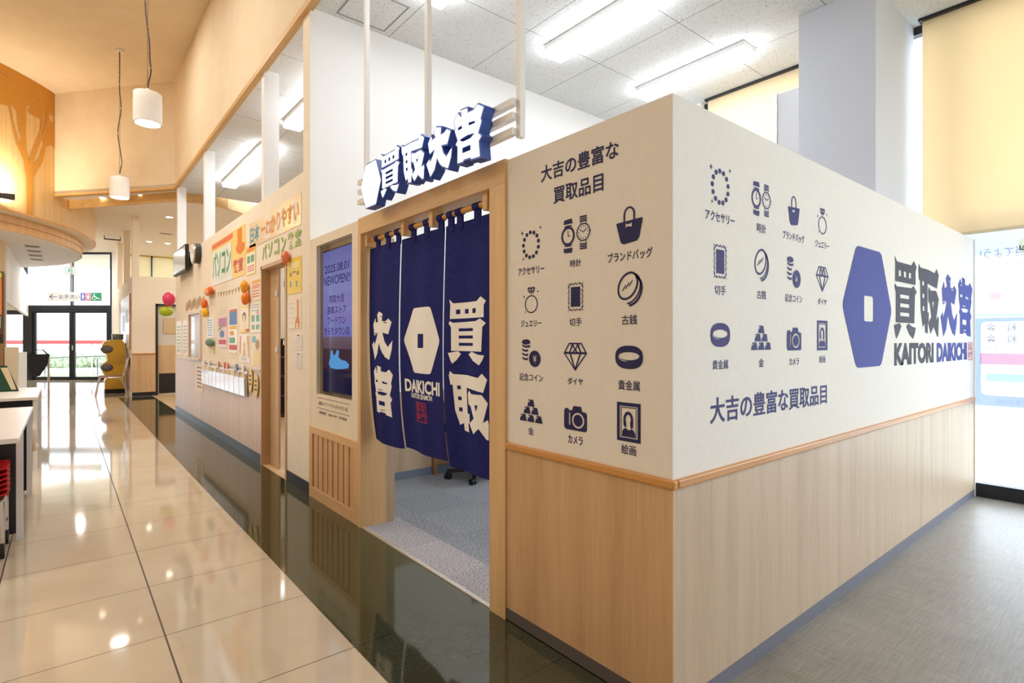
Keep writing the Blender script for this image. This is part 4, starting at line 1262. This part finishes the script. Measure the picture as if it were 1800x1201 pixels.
mb = MB().tube([(XF-.006, 8.08-.15*k, 1.905-.02*math.sin(PI*k/10)) for k in range(11)], .0018, 5); mb.build('string', flat(160, 150, 130), fl)
for k in range(9):
    y = 8.0-.155*k
    c = [(240, 190, 80), (150, 170, 110), (226, 150, 120)][k % 3]
    z = 1.90-.02*math.sin(PI*k/9)
    MB().prism([(XF-.007, y-.02, z), (XF-.007, y+.02, z), (XF-.007, y, z-.055)], (.0015, 0, 0)).build('flag', flat(*c, .6), fl)
# serving window with wooden surround
sw = thing('serving_hatch', 'wood framed serving window in the shop wall beyond the long scroll', 'window', (XF, 9.61, 1.0))
MB().box(XF-.03, XF-.0003, 10.06, 10.12, 1.0, 1.72).box(XF-.03, XF-.0003, 9.10, 9.16, 1.0, 1.72).box(XF-.03, XF-.0003, 9.16, 10.06, 1.68, 1.72).box(XF-.05, XF-.0003, 9.10, 10.12, .985, 1.01).build('frame', flat(226, 206, 188, .5), sw)
MB().box(XF-.006, XF-.0003, 9.16, 10.06, 1.01, 1.68).build('board', wood('hatch_board', (196, 150, 96), (176, 130, 78), .3), sw)
MB().box(XF-.012, XF-.009, 9.16, 10.06, 1.01, 1.68).build('pane', M_glass, sw)
# paper mushroom, green paper leaf, hanging paper chains, balloons
ms = thing('paper_mushroom', 'orange paper mushroom standing out from the wall under the big poster', 'decoration', (XF, 8.4, 1.83))
M_or, M_or2 = flat(240, 150, 30, .5), flat(226, 96, 20, .5)
MB().ball((XF-.04, 8.42, 1.945), .13, (.30, 2.0, .45)).build('cap', M_or, ms, smooth=True)
MB().ball((XF-.05, 8.25, 1.945), .06, (.5, 1.6, .9)).build('cap_spot', M_or2, ms, smooth=True)
MB().rod((XF-.03, 8.42, 1.76), (XF-.03, 8.42, 1.92), .018, .012).build('stem', flat(250, 244, 236, .6), ms, smooth=True)
lf = thing('paper_leaf', 'dark green paper leaf with a yellow stalk low on the shop wall', 'decoration', (XF, 8.4, 1.24))
MB().ball((XF-.03, 8.42, 1.245), .05, (.5, 5.2, 1.0)).build('leaf', flat(84, 124, 100, .6), lf, smooth=True)
MB().tube([(XF-.02, 8.30, 1.23), (XF-.02, 8.22, 1.17), (XF-.012, 8.20, 1.09)], .008).build('stalk', flat(220, 200, 120, .6), lf)
def chain(label, y, z0, z1, cols):
    t = thing('balloon_string', label, 'balloons', (XF, y, z0), 'paper chains on the shop wall')
    n = len(cols)
    for k, c in enumerate(cols):
        zc = z0+(z1-z0)*(k+.5)/n
        MB().ball((XF-.045, y+.02*((k % 2)*2-1), zc), .045, (.9, 1.5, (z1-z0)/n/.085)).build('balloon', flat(*c, .3), t, smooth=True)
    return t
chain('orange and yellow balloons beside the serving window', 8.67, 1.60, 1.855, [(244, 190, 30), (236, 110, 30)])
chain('orange balloons left of the price sheet', 6.47, 1.665, 1.93, [(240, 130, 20), (246, 170, 30)])
bl1 = thing('balloon', 'single coral balloon at the top right corner of the shop door', 'balloon', (XF, 5.07, 2.02))
MB().ball((XF-.04, 5.07, 2.02), .04, (.9, 1.3, 1.5)).build('skin', flat(238, 130, 96, .3), bl1, smooth=True)
MB().rod((XF-.02, 5.07, 1.945), (XF-.04, 5.07, 1.965), .004, .010).build('knot', flat(220, 110, 80, .3), bl1)
bl2 = thing('balloon_string', 'pink and green balloons hung at the far corner of the shop wall', 'balloons', (XF, 11.62, 1.95))
MB().ball((XF-.10, 11.60, 2.02), .13, (.8, .8, 1.0)).build('pink_balloon', flat(226, 70, 110, .3), bl2, smooth=True)
MB().ball((XF-.14, 11.62, 1.80), .12, (1.0, .8, .75)).build('green_balloon', flat(176, 196, 40, .3), bl2, smooth=True)
# clock and wall screen
ck = thing('wall_clock', 'round silver wall clock high on the shop wall', 'clock', (XF, 9.28, 2.57))
MB().lathe([(.15, -.09), (.15, -.0005)], (XF, 9.28, 2.57), 40, 'x').build('case', flat(60, 58, 56, .4), ck, smooth=True)
MB().lathe([(.150, -.1), (.165, -.085), (.15, -.075)], (XF, 9.28, 2.57), 40, 'x').build('rim', flat(196, 190, 180, .25, .8), ck, smooth=True)
MB().lathe([(.138, -.101), (.138, -.0985)], (XF, 9.28, 2.57), 40, 'x').build('dial', flat(246, 244, 240, .5), ck)
MB().box(XF-.104, XF-.102, 9.275, 9.285, 2.57, 2.66).box(XF-.104, XF-.102, 9.22, 9.285, 2.565, 2.575).build('hands', M_black, ck)
wt = thing('wall_display', 'flat display tilted out from the far end of the shop wall', 'screen', (XF, 10.45, 2.36))
MB().box(XF-.11, XF-.06, 9.80, 11.0, 2.37, 2.78, .004).build('casing', M_black, wt)
MB().box(XF-.112, XF-.1101, 9.84, 10.96, 2.40, 2.755).build('display_panel', flat(206, 214, 222, .12), wt)
MB().box(XF-.06, XF-.0005, 10.3, 10.5, 2.5, 2.64).build('mount', M_black, wt)
# clear pocket holder with leaflets
ph = thing('pocket_holder', 'clear plastic pocket holder full of leaflets under the shop counter rail', 'holder', (XF, 7.69, .65))
MB().box(XF-.017, XF-.0135, 6.48, 8.90, .655, .935).build('backing', flat(226, 222, 222, .25), ph)
random.seed(11)
for k in range(10):
    y1 = 8.86-.240*k
    c = random.choice([(222, 196, 160), (206, 186, 170), (214, 206, 200), (230, 214, 186)])
    pk = MB().prism([(XF-.018, y1, .66), (XF-.046, y1, .665), (XF-.052, y1, .865), (XF-.018, y1, .865)], (0, -.225, 0)).build('pocket', flat(214, 214, 220, .15), ph)
    MB().box(XF-.040, XF-.022, y1-.205, y1-.02, .80, .905+.02*random.random()).build('leaflet', flat(*c, .6), pk)
for k, y in enumerate((8.83, 8.45, 7.9, 7.55, 7.4, 6.95, 6.62)):
    c = [(240, 240, 240), (226, 226, 228), (236, 170, 110), (232, 120, 100), (240, 180, 170), (130, 170, 210), (240, 240, 240)][k]
    o = MB().box(XF-.032, XF-.0135, y-.03, y+.03, .925, 1.005, .003).build('clip', flat(*c, .3), ph)
for k, (lab, y, z) in enumerate((('yellow paper sole hanging left of its pair beside the door frame', 6.345, .845), ('yellow paper sole hanging lowest, right next to the door frame', 6.125, .80))):
    t = thing('paper_sole', lab, 'decoration', (XF, y, z), 'yellow paper soles by the door')
    mb = MB()
    P = [(y+.085*math.cos(a)*(1 if math.sin(a) > -.2 else .85), z+.125*math.sin(a)) for a in [2*PI*q/24 for q in range(24)]]
    mb.prism([(XF-.020, p, q) for p, q in P], (.006, 0, 0)).build('sole', flat(240, 216, 150, .6), t)
    mb = MB()
    for q in range(3): mb.box(XF-.0208, XF-.0200, y-.045, y+.045, z-.05+.045*q, z-.05+.045*q+.022)
    mb.build('writing', flat(130, 110, 100, .7), t)
# what shows through the gap of the shop door
sh = thing('shelf_unit', 'dark shelf seen through the gap of the shop door', 'shelf', (2.9, 9.6, 0))
M_shelf = flat(40, 34, 34, .6)
MB().box(2.45, 3.5, 9.75, 9.78, 0, 1.30).build('back', M_shelf, sh)
for z in (.02, .34, .66, .98, 1.28): MB().box(2.45, 3.5, 9.45, 9.75, z, z+.025).build('shelf_board', flat(70, 60, 56, .5), sh)
for x in (2.45, 3.475): MB().box(x, x+.025, 9.45, 9.75, .0, 1.30).build('side_panel', M_shelf, sh)

# ================================================================== hall lamps
def pendant(label, y, z0, wob):
    x = .697
    t = thing('pendant_lamp', label, 'lamp', (x, y, ZH), 'white drum pendants')
    MB().lathe([(.06, -.03), (.06, -.0005)], (x, y, ZH), 24).build('ceiling_rose', flat(230, 224, 214, .4), t, smooth=True)
    zt = z0+.33
    bdy = MB().lathe([(.05, zt), (.128, zt-.006), (.131, zt-.012), (.131, zt-.09), (.134, zt-.092), (.134, z0), (.118, z0), (.118, z0+.06)], (x, y, 0), 40).build('shade', flat(236, 230, 222, .45), t, smooth=True)
    MB().lathe([(.116, z0+.010), (.116, z0+.016)], (x, y, 0), 32).build('diffuser', M_pend, t)
    MB().rod((x, y, zt-.001), (x, y, zt+.05), .016).build('cap', flat(220, 214, 206, .4), t)
    n = 40
    pts = []
    for k in range(n+1):
        u = k/n
        z = zt+.05+(ZH-.03-zt-.05)*u
        a = .035*math.sin(u*wob)*math.sin(PI*min(1, u*1.2+.05))+(.03*math.exp(-((u-.09)/.05)**2))
        pts.append((x+a*.63, y-a*.77, z))
    MB().tube(pts, .007, 6).build('flex', flat(66, 46, 36, .6), t, smooth=True)
    mb = MB()
    m = 60
    for k in range(m):
        z = zt+.05+(ZH-.03-zt-.05)*(k+.1)/m; zb = zt+.05+(ZH-.03-zt-.05)*(k+.9)/m
        if k % 2: mb.tube([(x-.006, y, z), (x-.006, y, zb)], .0022, 4).tube([(x+.006, y, z), (x+.006, y, zb)], .0022, 4)
        else: mb.tube([(x, y-.006, z), (x, y-.006, zb)], .0022, 4).tube([(x, y+.006, z), (x, y+.006, zb)], .0022, 4)
    mb.build('chain', flat(110, 86, 66, .5, .4), t)
    return t
M_pend = emit('lit_pendant_glass', (1, .93, .82), 26)
pendant('white drum pendant lamp hanging nearer, larger in view', 7.018, 3.600, 9.5)
pendant('white drum pendant lamp hanging farther, above the rear entrance', 10.817, 3.569, 14.)
# wall washer on the drum ledge
ww = thing('wall_washer', 'black floodlight on a bracket washing the painted tree wall', 'lamp', (-.74, 12.24, 3.62))
MB().prism([(-.90, 12.06, 3.585), (-.62, 12.18, 3.585), (-.62, 12.18, 3.69), (-.90, 12.06, 3.66)], (-.06, .16, .03)).build('housing', flat(58, 54, 50, .5), ww)
MB().rod((-.80, 12.25, 3.62), (-1.02, 12.42, 3.54), .014).build('bracket', flat(58, 54, 50, .5), ww)
add_light('wall_washer_light', 'AREA', (-.80, 12.34, 3.72), 36, (1, .90, .70), rot=(math.radians(150), math.radians(-14), 0), shape='RECTANGLE', size=.22, size_y=.12)
# recessed downlights and vents of the rear ceilings
def downlight(label, x, y, z, c=(1, .9, .7), group='recessed downlights of the rear ceiling'):
    t = thing('downlight', label, 'light', (x, y, z), group)
    MB().lathe([(.085, -.004), (.085, -.0005)], (x, y, z), 24).build('ring', M_whiteplastic, t, smooth=True)
    MB().lathe([(.065, -.006), (.065, -.0042)], (x, y, z), 24).build('lens', M_down, t)
M_down = emit('lit_downlight_lens', (1, .92, .76), 14)
downlight('downlight in the wooden edged ceiling strip, left one', .60, 13.20, ZC)
downlight('downlight in the wooden edged ceiling strip, right one', 1.16, 12.50, ZC)
downlight('downlight above the right rear partition, nearest one', 1.878, 14.69, ZR)
downlight('downlight above the right rear partition, far left one', 1.891, 18.71, ZR)
downlight('downlight above the right rear partition, far right one', 2.346, 18.70, ZR)
def vent(label, x, y, z, w, l, group):
    t = thing('ceiling_vent', label, 'vent', (x, y, z), group)
    MB().box(x-w/2, x+w/2, y-l/2, y+l/2, z-.012, z-.0005).build('frame', flat(190, 184, 176, .5), t)
    MB().box(x-w/2+.02, x+w/2-.02, y-l/2+.02, y+l/2-.02, z-.014, z-.0121).build('grille', flat(90, 84, 78, .6), t)
vent('dark slot vent in the rear ceiling near the right partition', 2.10, 17.02, ZR, .30, .12, 'slot vents of the rear ceiling')
for k, (nm, y) in enumerate((('nearest', 14.74), ('second', 15.50), ('third', 16.29), ('farthest', 17.09))):
    vent(nm+' square vent in the white ceiling under the curved drum', -.49, y, 3.184, .24, .22, 'vents under the drum')
tk = thing('curtain_track', 'short dark rail under the rear ceiling beside the white posts', 'rail', (1.02, 18.4, ZR))
MB().box(.84, 1.21, 18.38, 18.42, ZR-.10, ZR-.07).build('bar', M_frame, tk)
for x in (.85, 1.20): MB().rod((x, 18.4, ZR-.0005), (x, 18.4, ZR-.07), .01).build('hanger', M_frame, tk)

# ================================================================== rear of the hall: signs, machine, chair
def on_glass(s, t): return G0+GD*s-GN*t
FG = Frame((*on_glass(0, 0), 0), (*(-GD), 0), (0, 0, 1))
sn = thing('washroom_sign', 'white hanging washroom sign with arrow and pictograms above the entrance doors', 'sign', (*on_glass(1.19, .9), 2.6))
def gb2(mb, s0, s1, t0, t1, z0, z1): return gbox(mb, s0, s1, -t0, -t1, z0, z1)
mb = MB(); gb2(mb, -.49, 1.14, .90, .93, 2.462, 2.738); mb.build('board', flat(232, 232, 236, .4), sn)
mb = MB(); gb2(mb, .42, .44, .91, .92, 2.738, ZR); mb.build('hanger', M_steel, sn)
FSg = Frame((*on_glass(0, .932), 0), (*(-GD), 0), (0, 0, 1))
mb = MB()
groups_box(mb, [[[(0, .5), (.42, 1), (.54, 1), (.22, .56), (1, .56), (1, .44), (.22, .44), (.54, 0), (.42, 0)]]], FSg, -.985, 2.60, .24, .15)
text_box(mb, 'お手洗い', FSg, -.49, 2.598, .64, .135, .004)
mb.build('lettering', flat(70, 74, 96, .6), sn)
mb = MB(); groups_box(mb, [[R_(0, 1, 0, 1)]], FSg, -.075, 2.60, .145, .225); mb.build('blue_field', flat(80, 96, 190, .5), sn)
mb = MB(); groups_box(mb, [[R_(0, 1, 0, 1)]], FSg, .085, 2.60, .135, .225); mb.build('red_field', flat(226, 110, 134, .5), sn)
mb = MB(); groups_box(mb, [[R_(0, 1, 0, 1)]], FSg, .325, 2.60, .32, .245); mb.build('green_field', flat(20, 140, 106, .5), sn)
mb = MB()
man = [[ell(.5, .88, .16, .10)], [[(.25, .74), (.75, .74), (.78, .40), (.66, .40), (.66, .05), (.34, .05), (.34, .40), (.22, .40)]]]
lady = [[ell(.5, .88, .16, .10)], [[(.35, .74), (.65, .74), (.9, .30), (.64, .30), (.64, .05), (.36, .05), (.36, .30), (.1, .30)]]]
FSh = Frame((*on_glass(0, .934), 0), (*(-GD), 0), (0, 0, 1))
groups_box(mb, man, FSh, -.075, 2.60, .12, .19); groups_box(mb, lady, FSh, .085, 2.60, .12, .19)
groups_box(mb, [[ell(.28, .86, .07, .09)], [[(.22, .74), (.32, .74), (.34, .52), (.52, .50), (.64, .22), (.58, .18), (.46, .40), (.24, .42)]], [ell(.30, .34, .26, .28), ell(.30, .34, .20, .22)], [[(.62, .40), (.95, .16), (.95, .08), (.58, .30)]]], FSh, .325, 2.60, .28, .21)
mb.build('pictogram', flat(240, 240, 244, .5), sn)
ex = thing('exit_sign', 'small pale green exit sign box hung high before the bright glass', 'sign', (*on_glass(1.19, .4), 3.4))
mb = MB(); gb2(mb, .70, 1.02, .38, .46, 3.34, 3.58); mb.build('case', flat(230, 236, 232, .5), ex)
mb = MB(); gb2(mb, .73, .99, .46, .464, 3.37, 3.55); mb.build('lit_panel', emit('exit_panel', (.70, .95, .84), 1.0), ex)
FEx = Frame((*on_glass(0, .466), 0), (*(-GD), 0), (0, 0, 1))
mb = MB(); groups_box(mb, [[ell(.45, .86, .08, .10)], [[(.34, .72), (.56, .74), (.78, .58), (.74, .52), (.56, .62), (.50, .44), (.66, .26), (.60, .02), (.52, .02), (.56, .24), (.38, .38), (.18, .14), (.10, .20), (.34, .46), (.38, .62), (.26, .56), (.20, .62)]]], FEx, -.86, 3.46, .18, .15)
mb.build('pictogram', flat(60, 160, 120, .5), ex)
mb = MB(); gb2(mb, .85, .87, .41, .43, 3.58, ZR); mb.build('hanger', M_steel, ex)

cm = thing('capsule_machine', 'tall yellow capsule vending machine with two grey domes by the rear partition', 'vending machine', (.96, 16.5, 0))
M_yel = flat(232, 186, 60, .35)
FCM = Frame((0, 16.28, 0), (1, 0, 0), (0, 0, 1))
mb = MB()
prof = [(.76, .10), (1.15, .10), (1.15, 1.20), (1.10, 1.285), (.88, 1.285), (.75, 1.24), (.715, 1.16), (.72, .98), (.80, .93), (.81, .78), (.72, .72), (.715, .52), (.76, .44), (.81, .40), (.76, .30)]
mb.prism([(x, 16.28, z) for x, z in prof], (0, .44, 0)).build('body', M_yel, cm)
for z in (1.06, .62):
    MB().ball((.80, 16.285, z), .11, (1.15, .5, .85)).build('dome', flat(110, 106, 112, .1), cm, smooth=True)
MB().box(.84, 1.15, 16.268, 16.281, .70, .92, .004).build('coin_panel', flat(220, 176, 66, .4), cm)
MB().box(.76, 1.16, 16.30, 16.70, .0, .10).build('plinth', M_black, cm)
MB().box(1.1501, 1.165, 16.30, 16.68, .2, 1.2).build('side_plate', flat(206, 160, 40, .4), cm)
pt = thing('metal_pot', 'grey green pot standing on top of the yellow capsule machine', 'pot', (1.02, 16.48, 1.286))
MB().lathe([(.10, 1.287), (.115, 1.295), (.12, 1.42), (.128, 1.425), (.118, 1.425), (.11, 1.30)], (1.02, 16.48, 0), 28).build('vessel', flat(120, 130, 110, .3, .5), pt, smooth=True)
MB().box(.94, .97, 16.354, 16.36, 1.36, 1.40).build('tag', flat(190, 200, 200), pt)
sc_ = thing('side_chair', 'chrome framed chair with a brown seat in front of the yellow machine', 'chair', (.86, 15.62, 0))
M_chrome = flat(206, 206, 210, .15, .9)
MB().box(.60, 1.06, 15.42, 15.84, .43, .465, .012).build('seat', flat(170, 120, 84, .45), sc_)
MB().prism([(1.12, 15.44, .64), (1.14, 15.44, .64), (1.18, 15.44, .86), (1.16, 15.44, .86)], (0, .38, 0)).build('backrest', flat(186, 150, 120, .45), sc_)
for y in (15.43, 15.83):
    MB().tube([(.56, y, .0), (.60, y, .25), (.64, y, .42), (.70, y, .44)], .012, 8).build('leg', M_chrome, sc_, smooth=True)
    MB().tube([(1.16, y, 0), (1.10, y, .22), (1.02, y, .42), (.95, y, .44)], .012, 8).build('leg', M_chrome, sc_, smooth=True)
    MB().tube([(.70, y, .425), (1.04, y, .425), (1.10, y, .50), (1.17, y, .86)], .012, 8).build('back_rail', M_chrome, sc_, smooth=True)
pb = thing('notice_board', 'white notice board with papers on the rear partition above the machine', 'board', (1.2, 16.7, 1.1))
MB().box(1.18, 1.1995, 15.40, 18.1, 1.08, 2.34).build('panel', flat(238, 238, 240, .35), pb)
MB().box(1.17, 1.1995, 15.36, 15.40, 1.06, 2.36).build('side_strip', M_railx, pb)
MB().box(1.17, 1.1995, 18.1, 18.14, 1.06, 2.36).build('side_strip', M_railx, pb)
MB().box(1.178, 1.1802, 15.7, 16.5, 1.7, 2.0).box(1.178, 1.1802, 16.7, 17.4, 1.5, 1.9).build('papers', flat(190, 200, 214, .5), pb)

# ================================================================== left edge: display tables, basket cart, goods
M_top = flat(236, 230, 226, .25)
M_tblack = flat(20, 22, 28, .35)
def table(label, x1, y0, y1, inset):
    t = thing('display_table', label, 'table', (x1-.45, (y0+y1)/2, 0), 'white topped display tables')
    MB().box(x1-.95, x1, y0, y1, .690, .72, .004).build('tabletop', M_top, t)
    MB().box(x1-.90, x1-.037, y0+inset, y0+inset+.02, .04, .69).build('end_panel', M_tblack, t)
    MB().box(x1-.90, x1-.037, y1-.10, y1-.08, .04, .69).build('end_panel', M_tblack, t)
    MB().box(x1-.90, x1-.88, y0+inset, y1-.1, .10, .69).build('back_panel', M_tblack, t)
    MB().box(x1-.90, x1-.08, y0+inset+.02, y1-.10, .30, .32).build('shelf', flat(200, 204, 212, .3), t)
    for x in (x1-.937, x1-.036):
        for y in (y0+inset-.004, y1-.110):
            MB().box(x, x+.034, y, y+.034, 0, .69).build('leg', M_tblack if x < x1-.5 else M_whiteplastic, t)
    return t
table('nearer white topped display table with black panels at the left edge', -.200, 4.21, 6.13, .52)
table('farther white topped display table with black panels, green sign on it', -.200, 7.14, 8.62, .04)
bag = thing('cloth_bag', 'cream cloth bag hanging on the far leg of the nearer table', 'bag', (-.22, 6.3, .40))
MB().ball((-.205, 6.22, .47), .06, (.55, 1.0, 1.5)).build('pouch', flat(222, 210, 196, .9), bag, smooth=True)
MB().ball((-.195, 6.26, .36), .05, (.6, 1.0, .8)).build('lower_pouch', flat(226, 214, 200, .9), bag, smooth=True)
MB().tube([(-.205, 6.22, .53), (-.215, 6.15, .62), (-.225, 6.10, .66)], .006, 6).build('strap', flat(206, 196, 184, .9), bag)
bs = thing('basket_cart', 'chrome shopping cart frame on black castors at the left edge', 'cart', (-.50, 4.55, 0))
for x in (-.28, -.66):
    for y in (4.38, 4.68):
        w_ = MB().rod((x-.012, y, .045), (x+.012, y, .045), .045, n=20).build('castor', flat(26, 26, 28, .5), bs, smooth=True)
        MB().rod((x, y, .06), (x, y, .33), .013).build('leg', M_chrome, bs, smooth=True)
MB().tube([(-.28, 4.38, .33), (-.28, 4.68, .33), (-.66, 4.68, .33), (-.66, 4.38, .33), (-.28, 4.38, .33)], .011, 6).tube([(-.28, 4.38, .16), (-.28, 4.68, .16)], .011, 6).build('rail', M_chrome, bs, smooth=True)
M_red = flat(206, 30, 36, .35)
for k in range(6):
    z = .345+.030*k
    t = thing('shopping_basket', ['lowest', 'second lowest', 'third', 'fourth', 'second highest', 'topmost'][k]+' red shopping basket of the stack on the cart', 'basket', (-.475, 4.53, z), 'red shopping baskets on the cart')
    g = .0
    mb = MB()
    rings = []
    for (hw, hl, zz) in ((.17, .14, z), (.205, .165, z+.022), (.215, .175, z+.024), (.215, .175, z+.029), (.20, .16, z+.029), (.165, .135, z+.006)):
        P = rrect(-hw, hw, -hl, hl, .04)
        rings.append([mb.bm.verts.new((-.475+a, 4.53+b, zz)) for a, b in P])
    for a, b in zip(rings, rings[1:]):
        for i in range(len(a)): mb.bm.faces.new((a[i], a[(i+1) % len(a)], b[(i+1) % len(a)], b[i]))
    mb.bm.faces.new(rings[0][::-1]); mb.bm.faces.new(rings[-1])
    mb.build('tub', M_red, t, smooth=True)
    MB().box(-.2635, -.257, 4.43, 4.63, z+.006, z+.018).build('grip', flat(170, 20, 26, .4), t)
gs = thing('green_sign', 'dark green folding table sign with a white arrow on the farther table', 'sign', (-.50, 8.1, .7205))
MB().prism([(-.95, 8.06, .7205), (-.38, 8.06, .7205), (-.48, 8.10, 1.00), (-.95, 8.10, 1.02)], (0, .04, 0)).build('board', flat(16, 62, 38, .5), gs)
MB().prism([(-.44, 8.052, .74), (-.40, 8.052, .74), (-.47, 8.09, .98), (-.53, 8.09, .98)], (0, .006, 0)).build('paper_strip', flat(206, 186, 150, .6), gs)
MB().prism([(-.70, 8.05, .78), (-.60, 8.055, .86), (-.62, 8.05, .78), (-.66, 8.05, .75)], (0, .006, 0)).build('arrow', flat(240, 240, 240, .5), gs)
for k, (lab, x, z1, c) in enumerate((('tan paper bag standing behind the green sign, left one', -.72, 1.22, (206, 170, 120)), ('brown paper bag standing behind the green sign, middle one', -.575, 1.24, (150, 112, 76)), ('beige paper bag standing behind the green sign, right one', -.455, 1.20, (214, 196, 166)))):
    t = thing('paper_bag', lab, 'bag', (x, 8.42, .7205), 'paper bags behind the green sign')
    MB().prism([(x-.058, 8.36, .7205), (x+.052, 8.36, .7205), (x+.055, 8.37, z1), (x-.06, 8.37, z1)], (0, .12, 0)).build('body', flat(*c, .8), t)
    MB().tube([(x-.02, 8.42, z1), (x-.015, 8.42, z1+.035), (x+.015, 8.42, z1+.035), (x+.02, 8.42, z1)], .003, 5).build('handle', flat(*[q*.8 for q in c], .8), t)
rk = thing('umbrella_stand', 'chrome rack holding a black bag before the entrance doors', 'rack', (-.42, 13.6, 0))
for x in (-.62, -.22):
    for y in (13.4, 13.8):
        MB().rod((x, y, 0), (x, y, 1.0), .014).build('post', M_chrome, rk, smooth=True)
for z in (.20, .92, 1.0):
    MB().tube([(-.62, 13.4, z), (-.22, 13.4, z), (-.22, 13.8, z), (-.62, 13.8, z), (-.62, 13.4, z)], .012, 6).build('rail', M_chrome, rk)
bb = thing('black_bag', 'black cloth bag slung over the chrome rack', 'bag', (-.40, 13.36, .9))
MB().prism([(-.52, 13.30, 1.02), (-.20, 13.30, 1.02), (-.24, 13.30, .80), (-.34, 13.30, .62), (-.44, 13.30, .60), (-.52, 13.30, .82)], (0, .085, 0)).build('body', flat(18, 18, 26, .8), bb)
MB().tube([(-.50, 13.34, 1.0), (-.42, 13.40, 1.10), (-.30, 13.40, 1.10), (-.22, 13.34, 1.0)], .012, 6).build('strap', flat(18, 18, 26, .8), bb)
wb = thing('white_panel', 'pale upright panel standing left of the chrome rack', 'panel', (-.66, 12.0, 0))
MB().box(-.80, -.48, 12.30, 12.34, .05, 1.08, .004).build('sheet', flat(222, 230, 232, .35), wb)
MB().box(-.82, -.46, 12.24, 12.40, 0, .05).build('foot', flat(190, 196, 200, .4), wb)
cp = thing('display_column', 'narrow column with orange posters and dark goods at the left frame edge', 'display', (-.85, 10.1, 0))
MB().box(-1.20, -.62, 9.98, 10.25, 0, 2.20, .004).build('body', flat(96, 70, 54, .6), cp)
MB().box(-1.16, -.64, 9.972, 9.98, 1.62, 2.10).build('orange_poster', flat(232, 130, 60, .5), cp)
MB().box(-1.16, -.66, 9.968, 9.972, 1.84, 1.94).build('white_strip', flat(244, 240, 232, .5), cp)
MB().box(-1.16, -.65, 9.972, 9.98, 1.44, 1.60).build('green_strip', flat(150, 196, 170, .5), cp)
MB().ball((-.70, 9.98, 2.14), .07, (.9, .5, .9)).build('yellow_ball', flat(206, 206, 60, .4), cp, smooth=True)
MB().box(-1.16, -.63, 9.90, 9.98, 1.10, 1.36, .01).build('dark_goods', flat(40, 32, 30, .6), cp)

# ================================================================== outdoors beyond the entrance
hd = MB()
random.seed(5)
bm = hd.bm
for k in range(60):
    x = -9+.30*k+random.uniform(-.1, .1)
    q = Vector((x, 34+random.uniform(-.4, .4)-.82*(x), 0))
    bmesh.ops.create_icosphere(bm, subdivisions=2, radius=random.uniform(.35, .55), matrix=Matrix.Translation((x*1.2, 33.5-.6*x+random.uniform(-.3, .3), .18)))
for v in bm.verts: v.co += Vector((random.uniform(-.06, .06), random.uniform(-.06, .06), random.uniform(-.05, .08)))
hedge = hd.build('hedge', speckle('hedge_leaves', (120, 146, 104), (196, 206, 176), 9, .9), None)
tag(hedge, 'low grey green hedge outside beyond the entrance doors', 'hedge', None, 'stuff')
rb = thing('red_barrier', 'long red horizontal band outside behind the entrance glass', 'barrier', (0, 30, 0))
MB().prism([(-12, 36.8, 1.10), (10, 24.6+2.9, 1.10), (10.05, 24.7+2.9, 1.10), (-11.95, 36.9, 1.10)], (0, 0, .17)).build('band', flat(214, 70, 70, .5), rb)
for k in range(6):
    x = -11+4*k; y = 36.85-(x+12)*9.3/22
    MB().rod((x, y+.1, -.02), (x, y+.1, 1.2), .03).build('post', flat(200, 200, 204), rb)
rl = thing('handrail', 'grey metal handrail outside the entrance doors', 'railing', (-.5, 27, 0))
MB().tube([(-4, 28.8, .62), (-1.2, 27.6, .58), (1.0, 26.2, .66), (3.2, 24.8, .72)], .025, 8).build('rail', flat(130, 136, 146, .4, .5), rl)
for x, y in ((-2.6, 28.2), (-1.2, 27.6), (-.55, 27.19), (1.0, 26.2), (2.4, 25.3)):
    MB().rod((x, y, 0), (x, y, .6), .022).build('post', flat(130, 136, 146, .4, .5), rl)
for k, (lab, x, y, s) in enumerate((('pale green tree outside seen right of the exit sign', 5.0, 36., 1.0), ('pale green bush outside low behind the right entrance door', 3.2, 33.0, .55))):
    t = thing('tree', lab, 'tree', (x, y, 0), 'trees outside the entrance')
    MB().rod((x, y, -.02), (x, y, 3.4*s), .14*s, .07*s).build('trunk', flat(110, 90, 70, .9), t)
    mb = MB()
    random.seed(20+k)
    for q in range(26):
        bmesh.ops.create_icosphere(mb.bm, subdivisions=2, radius=random.uniform(.4, .8)*s, matrix=Matrix.Translation((x+random.gauss(0, .8)*s, y+random.gauss(0, .8)*s, (4.2+random.gauss(0, .9))*s)))
    for v in mb.bm.verts: v.co += Vector((random.uniform(-.1, .1), random.uniform(-.1, .1), random.uniform(-.1, .1)))*s
    mb.build('crown', speckle('tree_leaves', (110, 150, 90), (180, 206, 150), 6, .9) if k == 0 else bpy.data.materials['tree_leaves'], t)
